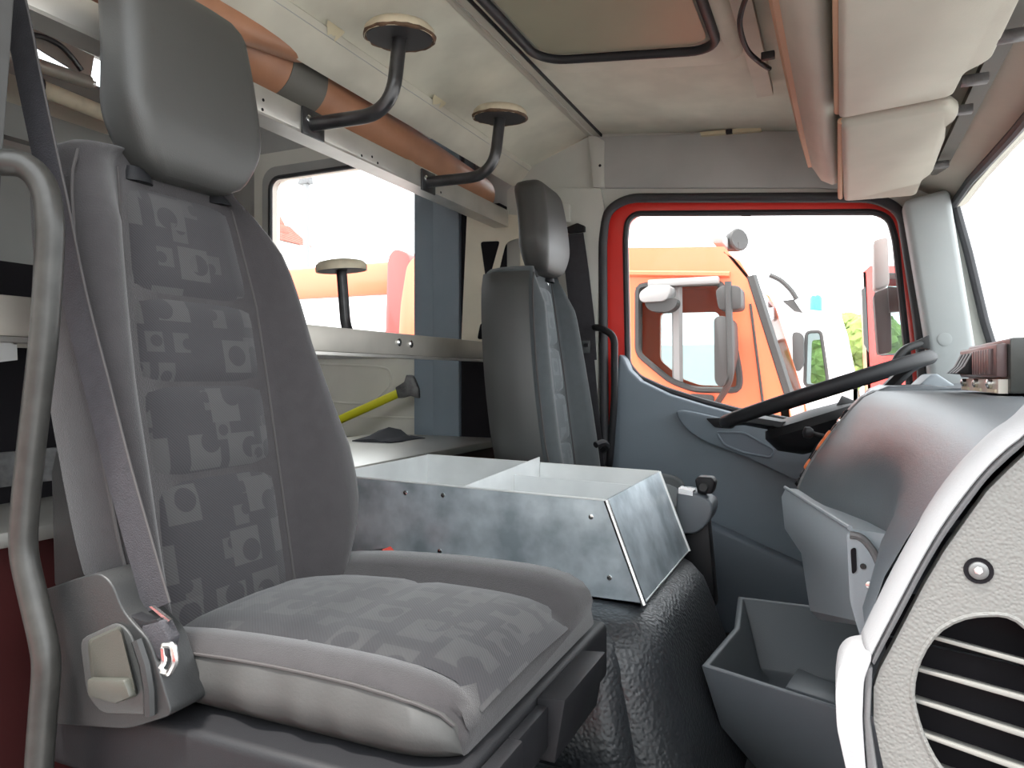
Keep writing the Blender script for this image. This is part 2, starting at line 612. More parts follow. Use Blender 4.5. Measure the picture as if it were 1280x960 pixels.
hatch = thing('roof_hatch', (-0.46, 1.44, 0.80), 'roof hatch with black rubber frame set in the headliner', 'hatch')
B().loft([hl(hx0 - 0.035, hx1 + 0.035, hy0 - 0.035, hy1 + 0.14, 0.09, 0.0), hl(hx0 - 0.02, hx1 + 0.02, hy0 - 0.02, hy1 + 0.10, 0.08, -0.016),
          hl(hx0, hx1, hy0, hy1 + 0.03, 0.07, -0.020), hl(hx0 + 0.005, hx1 - 0.005, hy0, hy1 - 0.02, 0.06, -0.010)]).build('surround', 'headliner', hatch, smooth=50)
B().tube(hl(hx0 + 0.01, hx1 - 0.01, hy0 + 0.01, hy1 - 0.01, 0.07, -0.026), 0.011, 10, closed=True).build('rubber_frame', 'rubber', hatch)
B().loft([hl(hx0 + 0.03, hx1 - 0.03, hy0 + 0.03, hy1 - 0.03, 0.055, -0.021), hl(hx0 + 0.05, hx1 - 0.05, hy0 + 0.05, hy1 - 0.05, 0.05, -0.012)]).build('hatch_panel', 'hatch', hatch)

# ---- driver-side wall with door opening
ot = [at(u, v, Y=YD) for u, v in ((756, 600), (752, 300), (757, 262), (785, 246), (1095, 245), (1130, 262), (1155, 430), (1162, 560))]
ot = [Vector((p.x, YD, p.z)) for p in ot]
x0o = ot[0].x
opening = fillet_loop([Vector((x0o, YD, -0.79)), ot[1], ot[2], ot[3], ot[4], ot[5], ot[6], Vector((ot[7].x, YD, -0.79))], [0, 0.1, 0.06, 0.06, 0.06, 0.06, 0.1, 0])
xb = -1.10
wall = sthing('wall_left', (-0.4, YD, -0.8), 'grey trimmed driver-side cab wall around the door opening', 'wall')
apx = at(1183, 238, Y=2.33)
outer = [Vector((xb, YD, -0.8)), Vector((xb, YD, 0.68)), Vector((-0.99, YD, 0.76)), Vector((-0.76, YD, 0.845)), Vector((0.22, YD, 0.73)), Vector((0.30, YD, 0.53)), Vector((0.40, YD, 0.05)), Vector((0.45, YD, -0.05)), Vector((0.45, YD, -0.8))]
B().plate(outer, [], (0, 0, 0)) if False else None
wl = B()
# wall as one outline running round the door opening (open at the sill)
loop = [Vector((xb, YD, -0.8))] + outer[1:] + list(reversed(opening))
wl.plate(loop, [], (0, 0.05, 0))
wl.build('wall_panel', 'wall_trim', wall)
# header trim band over the door and rear trim column
hb = [at(757, 236, Y=YD), at(745, 172, Y=YD), at(1010, 164, Y=YD), at(1110, 160, Y=YD), at(1135, 244, Y=YD), at(1020, 236, Y=YD)]
B().prism([Vector((p.x, YD - 0.012, p.z)) for p in hb], (0, 0.012, 0)).build('header_trim', 'wall_grey', wall, bevel=0.004)
ct = [at(737, 172, Y=YD), at(747, 172, Y=YD), at(757, 178, Y=YD), at(757, 236, Y=YD), at(744, 236, Y=YD)]
cs = B().prism([Vector((p.x, YD - 0.02, p.z)) for p in ct], (0, 0.02, 0)).build('corner_strip', 'wall_trim', wall, bevel=0.003)
B().disc(at(750, 207, Y=YD - 0.02), (0, -1, 0), 0.005, 0.001, 10).build('strip_hole', 'void', cs)
ct = [at(655, 236, Y=YD), at(752, 236, Y=YD), at(757, 262, Y=YD), at(750, 300, Y=YD), at(748, 600, Y=YD), at(655, 600, Y=YD)]
B().prism([Vector((p.x, YD - 0.015, p.z)) for p in ct], (0, 0.015, 0)).build('pillar_trim', 'wall_trim', wall, bevel=0.004)
# door seal round the opening
ins = fillet_loop([Vector((x0o + 0.005, YD, -0.79)), ot[1] + Vector((0.005, 0, 0)), ot[2] + Vector((.005, 0, -.005)), ot[3] - Vector((0, 0, 0.005)), ot[4] - Vector((0, 0, 0.005)), ot[5] + Vector((-0.005, 0, -.005)), ot[6] - Vector((0.005, 0, 0)), Vector((ot[7].x, YD, -0.79))], [0, 0.1, 0.06, 0.06, 0.06, 0.06, 0.1, 0])
B().tube([p + Vector((0, -0.004, 0)) for p in ins], 0.016, 10).build('door_seal', 'seal', wall)

# ---- driver door
door = sthing('door_1', (-0.25, 2.44, -0.79), 'driver door with red window frame and slate grey trim panel', 'door')
YG = 2.46
gl = [(783, 300), (785, 278), (795, 268), (1095, 266), (1112, 275), (1119, 300), (1134, 440), (1140, 545), (1010, 530), (922, 513), (877, 501), (833, 487), (800, 472), (786, 455)]
hole = fillet_loop([Vector((p.x, 2.43, p.z)) for p in [at(u, v, Y=2.45) for u, v in gl]], 0.02, 3)
fo = fillet_loop([Vector((x0o - 0.01, 2.43, -0.79)), Vector((ot[1].x - .01, 2.43, ot[1].z)), Vector((ot[2].x - 0.008, 2.43, ot[2].z + .01)), Vector((ot[3].x, 2.43, ot[3].z + 0.015)), Vector((ot[4].x, 2.43, ot[4].z + 0.015)),
                  Vector((ot[5].x + 0.008, 2.43, ot[5].z + 0.01)), Vector((ot[6].x + 0.01, 2.43, ot[6].z)), Vector((ot[7].x + .01, 2.43, -0.79))], [0, .1, .06, .06, .06, .06, .1, 0])
B().plate(fo, [hole], (0, 0.05, 0)).build('door_shell', 'red_paint', door, label='red painted door frame')
B().tube([p + Vector((0, 0.006, 0)) for p in hole], 0.011, 8, closed=True).build('glass_seal', 'seal', door)
cen = sum(hole, Vector()) / len(hole)
B().prism([Vector((p.x, YG, p.z)) for p in hole], (0, 0.004, 0)).build('window_pane', 'glass', door)
B().prism([at(u, v, Y=2.43) for u, v in ((925, 262), (940, 262), (938, 270), (927, 270))], (0, 0.012, 0)).build('glass_stop', 'seal', door)
tp = [(773, 442), (779, 446), (786, 462), (800, 476), (835, 493), (880, 507), (925, 519), (1010, 537), (1148, 560)]
tpp = [at(u, v, Y=2.37) for u, v in tp]
trim_poly = [Vector((p.x, 2.37, p.z)) for p in tpp] + [Vector((tpp[-1].x, 2.37, -0.80)), Vector((x0o + 0.04, 2.37, -0.80)), Vector((x0o + 0.028, 2.37, -0.3))]
dt = B().prism(trim_poly, (0, 0.07, 0)).build('trim_panel', 'door_trim', door, bevel=0.018, seg=3)
# armrest moulding with grip recess, door pocket
ar = [at(u, v, Y=2.33) for u, v in ((842, 512), (862, 514), (930, 530), (1010, 548), (1110, 560), (1110, 640), (1010, 608), (930, 570), (880, 552), (855, 535))]
arm = B().prism([Vector((p.x, 2.33, p.z)) for p in fillet_loop(ar, 0.03, 3)], (0, 0.05, 0)).build('armrest', 'door_trim', door, bevel=0.014, seg=3)
gp = fillet_loop([at(u, v, Y=2.328) for u, v in ((895, 540), (930, 541), (968, 562), (964, 572), (930, 566), (905, 556))], 0.012, 3)
B().prism(gp, (0, 0.006, 0)).build('grip_recess', 'door_trim2', arm)
B().tube(gp, 0.004, 8, closed=True).build('grip_lip', 'door_trim', arm)
hb_ = [at(u, v, Y=2.322) for u, v in ((882, 523), (905, 522), (925, 527), (915, 536), (893, 534))]
B().prism(fillet_loop(hb_, 0.006, 3), (0, 0.012, 0)).build('door_handle', 'black_plastic', arm, bevel=0.002)
pk = [at(u, v, Y=2.31) for u, v in ((850, 640), (905, 664), (960, 690), (1010, 712), (1120, 740))]
pkp = [Vector((p.x, 2.31, p.z)) for p in pk] + [Vector((pk[-1].x, 2.31, -0.80)), Vector((pk[0].x, 2.31, -0.80))]
B().prism(pkp, (0, 0.07, 0)).build('door_pocket', 'door_trim2', door, bevel=0.012, seg=3)

# ---- A pillar (driver side) and windscreen
ap = [at(1128, 252, Y=2.33), at(1186, 236, Y=2.33), at(1219, 436, Y=2.33), at(1232, 520, Y=2.33), at(1165, 520, Y=2.33), at(1158, 430, Y=2.33)]
apm = struct(B().prism([Vector((p.x, 2.31, p.z)) for p in ap], (0, 0.10, 0)).build('trim_1', 'pillar', base=True, bevel=0.018, seg=3), 'pale grey trim of the windscreen pillar on the driver side', 'pillar')
B().lathe(at(1181, 424, Y=2.309), (0, -1, 0), [(0.018, -0.002), (0.018, 0.001), (0.015, 0.0018), (0.004, 0.0018)], 20).build('plug', 'pillar', apm)
ws = sthing('window_1', (0.36, 1.4, -0.03), 'curved windscreen under the sun visors', 'windscreen')
wsec = [(0.305, 0.52), (0.345, 0.35), (0.385, 0.15), (0.44, -0.06)]


def wsx(y, x):
    return x + 0.05 * (1 - ((y - 1.4) / 1.0) ** 2)


ys = [0.42 + i * (2.40 - 0.42) / 10 for i in range(11)]
g = B()
g.loft([[Vector((wsx(y, x), y, z)) for x, z in wsec] + [Vector((wsx(y, x) + 0.006, y, z)) for x, z in reversed(wsec)] for y in ys])
g.build('windscreen_pane', 'glass', ws)
B().tube([Vector((wsx(y, 0.305) - 0.004, y, 0.512 - 0.03 * max(0, (y - 2.1) / 0.3) ** 2)) for y in ys], 0.012, 8).build('top_seal', 'seal', ws)
B().tube([Vector((wsx(2.40, x) - 0.004, 2.385, z)) for x, z in wsec], 0.012, 8).build('side_seal', 'seal', ws)
# header above the windscreen
hd = B()
hdr = []
for y in ys:
    e = 0.03 * max(0, (y - 2.0) / 0.4) ** 2
    hdr.append([Vector((0.10, y, 0.66)), Vector((0.20, y, 0.585 - e)), Vector((wsx(y, 0.29), y, 0.53 - e)), Vector((wsx(y, 0.31), y, 0.505 - e)), Vector((wsx(y, 0.34), y, 0.52 - e)),
                Vector((0.36, y, 0.62)), Vector((0.30, y, 0.76)), Vector((0.10, y, 0.74))])
hd.loft(hdr)
struct(hd.build('trim_2', 'visor', base=True, smooth=35), 'cream lining strip over the windscreen', 'header trim')
# roof skin, front wall, back walls
B_ = B().box((-1.1, 0.36, 0.90), (0.36, 2.52, 0.94))
struct(B_.build('roof', 'red_paint', base=True), 'red outer roof of the cab', 'roof')
struct(B().box((0.46, 0.40, -0.95), (0.52, 2.50, -0.06)).build('wall_front', 'paint_grey', base=True), 'dark front bulkhead under the dashboard', 'wall')
struct(B().box((-0.75, 2.452, -1.3), (0.52, 2.50, -0.80)).build('trim_3', 'red_paint', base=True), 'red outer sill below the driver door', 'sill')

# ---- crew compartment shell behind the front seats
YC = 2.45
dw = [Vector((x, YC, z)) for x, z in rrect((-2.26 - 1.485) / 2, (0.12 + 0.865) / 2, (2.26 - 1.485) / 2, (0.865 - 0.12) / 2, 0.05, 5)]
cd = sthing('door_2', (-1.87, YC, -0.8), 'beige crew door with large window behind the driver', 'door')
B().plate([Vector((-2.36, YC, -0.8)), Vector((-1.44, YC, -0.8)), Vector((-1.44, YC, 0.98)), Vector((-2.36, YC, 0.98))], [dw], (0, 0.05, 0)).build('door_panel', 'door_panel', cd)
B().plate([Vector((p.x, YC - 0.012, p.z)) for p in [Vector((x, YC, z)) for x, z in rrect(-1.8725, 0.4925, 0.43, 0.42, 0.07, 5)]],
          [[Vector((p.x, YC - 0.012, p.z)) for p in dw]], (0, 0.012, 0)).build('window_surround', 'wall_grey', cd)
B().tube([p + Vector((0, -0.008, 0)) for p in dw], 0.010, 8, closed=True).build('window_seal', 'seal', cd)
B().prism([p + Vector((0, 0.03, 0)) for p in dw], (0, 0.004, 0)).build('window_pane', 'glass', cd)
em = fillet_loop([at(u, v, Y=YC) for u, v in ((395, 455), (470, 458), (488, 461), (489, 480), (468, 502), (455, 505), (395, 502))], 0.03, 4)
B().tube([p + Vector((0, 0.002, 0)) for p in em], 0.006, 8, closed=True).build('embossed_rib', 'door_panel', cd)
B().tube([at(430, 432, Y=YC - 0.004), at(525, 438, Y=YC - 0.004)], 0.008, 6).build('ledge_rib', 'door_panel', cd)
B().tube([at(440, 520, Y=YC), at(528, 523, Y=YC)], 0.005, 6).build('lower_rib', 'door_panel', cd)
struct(B().plate([Vector((-2.62, YC + .05, -0.8)), Vector((xb, YC + .05, -0.8)), Vector((xb, YC + .05, 1.35)), Vector((-2.62, YC + .05, 1.35))],
                 [[Vector((-2.35, YC + .05, -0.75)), Vector((-1.45, YC + .05, -0.75)), Vector((-1.45, YC + .05, .97)), Vector((-2.35, YC + .05, .97))]], (0, 0.04, 0)).build('wall_left_crew', 'wall_grey', base=True),
       'grey crew compartment wall behind the driver door', 'wall')
bw = [Vector((-2.60, y, z)) for y, z in ((0.9, 1.12), (2.2, 1.12), (2.2, 1.24), (0.9, 1.24))]
rw = sthing('wall_back', (-2.6, 1.45, -0.8), 'dark rear wall of the crew compartment', 'wall')
B().plate([Vector((-2.60, 0.44, -0.85)), Vector((-2.60, 2.50, -0.85)), Vector((-2.60, 2.50, 1.35)), Vector((-2.60, 0.44, 1.35))], [bw], (-0.04, 0, 0)).build('wall_panel', 'paint_grey', rw)
B().prism([p + Vector((-0.02, 0, 0)) for p in bw], (-0.004, 0, 0)).build('rear_window_pane', 'glass', rw)
struct(B().box((-2.64, 0.42, 1.33), (-1.03, 2.54, 1.37)).build('ceiling_crew', 'wall_trim', base=True), 'pale roof lining of the raised crew compartment', 'ceiling')
struct(B().box((-1.04, 0.40, 0.74), (-1.01, 2.52, 1.36)).build('wall_step', 'wall_grey', base=True), 'step wall between front roof and crew roof', 'wall')
rwin = [Vector((x, 0.44, z)) for x, z in rrect(-1.85, 0.5, 0.38, 0.37, 0.05, 4)]
wr = sthing('wall_right', (-1.8, 0.44, -0.8), 'grey crew wall on the passenger side with window', 'wall')
B().plate([Vector((-2.62, 0.44, -0.85)), Vector((-1.08, 0.44, -0.85)), Vector((-1.08, 0.44, 1.35)), Vector((-2.62, 0.44, 1.35))], [rwin], (0, -0.05, 0)).build('wall_panel', 'wall_grey', wr)
B().prism([p + Vector((0, -0.02, 0)) for p in rwin], (0, -0.004, 0)).build('window_pane', 'glass', wr)

struct(B().prism(fillet_loop([at(u, v, Y=0.52) for u, v in ((-120, -90), (22, -90), (18, 0), (12, 90), (4, 190), (-4, 320), (-120, 320))], 0.01, 3), (0, -0.05, 0)).build('trim_5', 'vinyl', base=True, bevel=0.01, seg=3),
       'grey edge of the passenger door pillar at the top left', 'pillar')
# pillar between driver door and crew door
po = sthing('trim_4', (-1.37, 2.38, -0.8), 'slate grey steel pillar between driver door and crew door', 'pillar')
B().box((-1.475, 2.36, -0.8), (-1.385, 2.45, 0.9)).build('post_front', 'post_blue', po, bevel=0.006)
B().box((-1.383, 2.345, -0.8), (-1.27, 2.45, 0.9)).build('post_side', 'post_blue', po, bevel=0.006)
B().box((-1.495, 2.40, -0.8), (-1.477, 2.45, 0.9)).build('post_seal', 'seal', po)
B().box((-1.268, 2.36, -0.8), (-1.255, 2.45, 0.9)).build('gap_seal', 'seal', po)
# cream perforated plate beside the driver's seat
YP = 2.33
pl = [at(u, v, Y=YP) for u, v in ((584, 262), (655, 270), (655, 440), (576, 440))]
tri = fillet_loop([at(u, v, Y=YP) for u, v in ((600, 302), (625, 301), (611, 351), (607, 351))], 0.012, 3)
tri2 = fillet_loop([at(u, v, Y=YP) for u, v in ((632, 303), (650, 296), (650, 360), (620, 352))], 0.02, 3)
sl2 = fillet_loop([at(u, v, Y=YP) for u, v in ((600, 404), (608, 404), (606, 424), (596, 424))], 0.01, 3)
pp = thing('perforated_plate', (-1.17, YP, -0.22), 'cream metal plate with triangular cut-outs behind driver seat', 'plate')
B().plate(pl, [tri, tri2, sl2], (0, 0.004, 0)).build('sheet', 'plate_cream', pp)
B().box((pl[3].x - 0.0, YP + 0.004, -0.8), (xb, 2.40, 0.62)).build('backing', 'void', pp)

# raised platform behind the seats
pf = sthing('floor_platform', (-1.85, 1.45, -0.8), 'raised crew platform with checker plate top', 'platform')
B().box((-2.58, 0.47, -0.80), (-1.11, 2.40, -0.245)).build('riser', 'maroon', pf)
tpz = -0.222
B().box((-1.62, 0.49, -0.245), (-1.075, 2.34, tpz)).build('checker_plate', 'tread', pf, bevel=0.004)
stud = B().box((-0.011, -0.003, 0), (0.011, 0.003, 0.0025)).build('tread_bar', 'tread', pf)
smesh = stud.data
first = True
k = 0
for i in range(10):
    for j in range(28):
        x = -1.10 - i * 0.03
        y = 1.45 + j * 0.03
        o = stud if first else stud.copy()
        if not first:
            COL.objects.link(o)
        first = False
        o.location = Vector((x, y, tpz)) - Vector((-1.85, 1.45, -0.8))
        o.rotation_euler = (0, 0, math.radians(45 if (i + j) % 2 else -45))

# ================================================================== RACK BEHIND THE SEATS
XR = -1.06
ur = thing('rack_rail', (XR, 1.4, 0.53), 'upper aluminium angle rail carrying two padded discs', 'rail')
B().box((XR - 0.006, 0.50, 0.535), (XR, 2.325, 0.587)).build('rail_web', 'alu', ur, bevel=0.001)
B().box((XR - 0.055, 0.50, 0.529), (XR - 0.0, 2.325, 0.535)).build('rail_flange', 'alu', ur)
for (u, v) in ((329, 125), (328, 140), (452, 197), (465, 196), (472, 206), (640, 283), (640, 291), (551, 248)):
    p = at(u, v, X=XR)
    p.z = max(0.54, min(0.583, p.z))
    B().disc(p, (1, 0, 0), 0.0035, 0.0006, 8).build('rivet_hole', 'void', ur)
lr = thing('rack_rail', (-1.10, 1.4, 0.055), 'lower aluminium rail across the back of the cab', 'rail')
B().box((-1.125, 0.50, 0.058), (-1.10, 2.325, 0.118)).build('rail_web', 'alu_dull', lr, bevel=0.003)
B().box((-1.145, 0.50, 0.050), (-1.098, 2.325, 0.0575)).build('rail_flange', 'alu', lr)
for (u, v) in ((498, 428), (513, 430)):
    p = at(u, v, X=-1.10)
    b = B().lathe(p, (1, 0, 0), [(0.011, 0), (0.011, 0.004), (0.006, 0.007)], 12).build('bolt', 'bright_metal', lr)


def padded_disc(label, base, dirx, run, rise, zc, worn):
    """bracket, bent black tube and padded disc on its end"""
    t = thing('padded_headrest', base, label, 'headrest', 'padded disc headrests on bent tubes')
    b = Vector(base)
    if dirx > 0:
        B().box((b.x, b.y - 0.032, b.z - 0.028), (b.x + 0.006, b.y + 0.042, b.z + 0.032)).build('bracket', 'tube_black', t, bevel=0.002)
        B().lathe(b + Vector((0.006, -0.014, 0.008)), (1, 0, 0), [(0.008, 0), (0.008, 0.003), (0.004, 0.005)], 10).build('bolt', 'bright_metal', t)
    path = fillet([b, b + Vector((run * dirx, 0.012, 0.0)), b + Vector(((run + 0.02) * dirx, 0.012, rise))], 0.09, 10)
    B().tube(path, 0.0155, 14).build('bent_tube', 'tube_black', t)
    top = path[-1]
    ax = Vector((0.05 * dirx, -0.06, 1)).normalized()
    R = 0.074
    pad = B().lathe(top, ax, [(R * 0.90, 0.004), (R * 0.99, -0.004), (R, 0.004), (R * 0.985, 0.014), (R * 0.86, 0.023), (R * 0.55, 0.028), (0.004, 0.030)], 36).build('pad', 'disc_cream', t)
    B().lathe(top, ax, [(R * 0.93, -0.003), (R * 0.93, 0.0025), (R * 0.2, 0.003), (0.017, -0.004)], 36).build('underside', 'rubber', pad)
    if worn:
        n = 36
        a = ax.orthogonal().normalized()
        bb = ax.cross(a)
        pts = []
        for j in range(n):
            q = 2 * math.pi * j / n
            pts.append(top + (a * math.cos(q) + bb * math.sin(q)) * (R * 0.985) + ax * (-0.001 + 0.002 * random.random()))
        B().tube(pts, [0.0028 + 0.0022 * random.random() for _ in pts], 6, closed=True).build('worn_rim', 'disc_brown', pad)
    return t


padded_disc('larger nearer cream padded disc on bent black tube below the ceiling', at(388, 156, X=XR), 1, 0.205, 0.155, 0.7, True)
padded_disc('farther cream padded disc on bent black tube near driver seat', at(533, 228, X=XR), 1, 0.205, 0.155, 0.7, True)
padded_disc('padded disc standing in front of the crew window on the lower rail', (-1.1262, 1.70, 0.09), -1, 0.17, 0.22, 0.32, False)

# brown rolls under the roof edge
rl = thing('padded_roll', (-1.125, 1.6, 0.61), 'long brown padded roll lying behind the roof edge', 'roll')
rz = lambda y: 0.716 - 0.058 * (y - 1.16)
B().tube([(-1.185, y, rz(y)) for y in (0.55, 1.2, 1.8, 2.325)], 0.072, 32).build('roll_body', 'roll', rl, smooth=60)
pt = at(386, 106, X=-1.12)
B().tube([(-1.185, y, rz(y)) for y in (pt.y - 0.06, pt.y + 0.06)], 0.0732, 32).build('grey_patch', 'tape', rl, smooth=60, label='dull grey tape patch')
tag(B().tube([(-1.082, 0.55, 0.665), (-1.082, 1.04, 0.692), (-1.085, 1.25, 0.722), (-1.09, 1.36, 0.75)], [0.034, 0.034, 0.030, 0.016], 24).build('padded_roll', 'roll', base=True, smooth=60),
    'shorter brown roll tucked above the long roll behind the headrest', 'roll')
# cables dangling between rail and roll
tag(B().tube(smooth_path([at(505, 200, X=-1.10), at(515, 203, X=-1.09), at(522, 212, X=-1.09), at(528, 222, X=-1.09)], 5), 0.004, 8).build('loose_cable', 'disc_cream', base=True),
    'thin pale cable hanging behind the upper rail', 'cable')

# rear equipment seen at the far left
e1 = thing('equipment_pipe', (-1.50, 1.1, 0.56), 'cream pipe with black end cap behind the headrest', 'pipe')
p0 = at(46, 108, X=-1.5)
p1 = at(150, 150, X=-1.5)
dd = (p1 - p0)
B().tube([p0, p0 + dd * 2.0], 0.017, 14).build('pipe', 'disc_cream', e1)
B().tube([p0 - dd * 0.14, p0 + dd * 0.03], 0.021, 14).build('end_cap', 'rubber', e1)
e2 = thing('equipment_bracket', (-1.56, 1.0, 0.6), 'grey stretcher frame with curved handle behind the passenger headrest', 'frame')
p0 = at(-60, 45, X=-1.5)
p1 = at(112, 103, X=-1.5)
B().tube([p0, p1], 0.014, 12).build('frame_tube', 'alu_dull', e2)
B().tube([p1, p1 + (p1 - p0).normalized() * 0.012], 0.007, 8).build('end_eye', 'bright_metal', e2)
B().prism([at(u, v, X=-1.53) for u, v in ((-40, 8), (22, 25), (118, 70), (114, 95), (100, 92), (60, 68), (24, 45), (-40, 30))], (-0.006, 0, 0)).build('side_plate', 'alu_dull', e2)
B().tube(smooth_path([at(u, v, X=-1.515) for u, v in ((26, 43), (50, 45), (74, 56), (90, 72), (102, 88))], 4), 0.006, 8).build('curved_handle', 'tube_black', e2)
B().box((-1.60, 0.55, 0.50), (-1.57, 1.22, 0.57)).build('rear_beam', 'paint_grey', e2)
tag(B().box((-1.70, 0.52, 0.53), (-1.64, 1.26, 0.66)).build('storage_ledge', 'visor', base=True, bevel=0.004), 'pale storage ledge behind the stretcher frame', 'ledge')
tag(B().box((-1.68, 0.50, 0.20), (-1.64, 1.26, 0.50)).build('partition_panel', 'paint_grey', base=True), 'grey partition panel behind the passenger seat', 'panel')
e3 = thing('equipment_locker', (-1.45, 0.78, -0.22), 'dark equipment locker standing behind the black grab tube', 'locker')
B().box((-1.62, 0.50, tpz), (-1.32, 0.98, 0.20)).build('locker_body', 'void', e3)
B().box((-1.32, 0.50, tpz + 0.03), (-1.312, 0.98, tpz + 0.09)).build('locker_ledge', 'steel_dark', e3)
B().tube(fillet([at(8, 395, X=-1.31), at(12, 425, X=-1.31), at(20, 430, X=-1.31), at(26, 400, X=-1.31)], 0.02), 0.004, 8).build('locker_ring', 'bright_metal', e3)
B().box((-1.319, 0.52, 0.05), (-1.312, 0.97, 0.06)).build('locker_trim', 'alu_dull', e3)
B().prism([at(u, v, X=-1.311) for u, v in ((-20, 395), (20, 400), (22, 450), (-20, 455))], (-0.006, 0, 0)).build('white_placard', 'white_paint', e3)

# axe with yellow shaft and dark rag on the platform
ax = thing('fire_axe', at(430, 548, Y=2.2), 'yellow shafted axe leaning against the crew door', 'axe')
q0 = at(405, 560, Y=2.30)
q0.z = tpz + 0.02
q1 = at(508, 487, Y=2.36)
B().tube([q0, q1], 0.017, 12).build('shaft', 'yellow', ax)
d = (q1 - q0).normalized()
nrm = Vector((0, -1, 0))
sd = d.cross(nrm).normalized()
hp = [q1 + d * a + sd * b for a, b in ((-0.035, 0.022), (0.01, 0.028), (0.045, 0.055), (0.058, 0.02), (0.055, -0.03), (0.03, -0.05), (0.012, -0.028), (-0.03, -0.022))]
B().prism([p + Vector((0, -0.02, 0)) for p in hp], (0, 0.04, 0)).build('axe_head', 'steel_dark', ax, bevel=0.004)
rag = B()
rg = [(462, 553), (475, 541), (487, 537), (494, 545), (500, 549), (505, 546), (510, 553)]
rings = []
for i, y in enumerate((2.0, 2.05, 2.1, 2.16, 2.2)):
    h = (0.2, 0.8, 1.0, 0.7, 0.15)[i]
    row = []
    for j, (u, v) in enumerate(rg):
        p = at(u, v, Y=2.1)
        row.append(Vector((p.x + 0.008 * math.sin(i * 2 + j), y, tpz + 0.004 + max(0, (p.z - tpz)) * h * (0.85 + 0.3 * random.random()))))
    rings.append(row + [Vector((row[-1].x, y, tpz + 0.001)), Vector((row[0].x, y, tpz + 0.001))])
rag.loft(rings)
tag(rag.build('crumpled_cloth', 'cloth_dark', base=True), 'crumpled dark cloth on the checker plate under the axe', 'cloth')

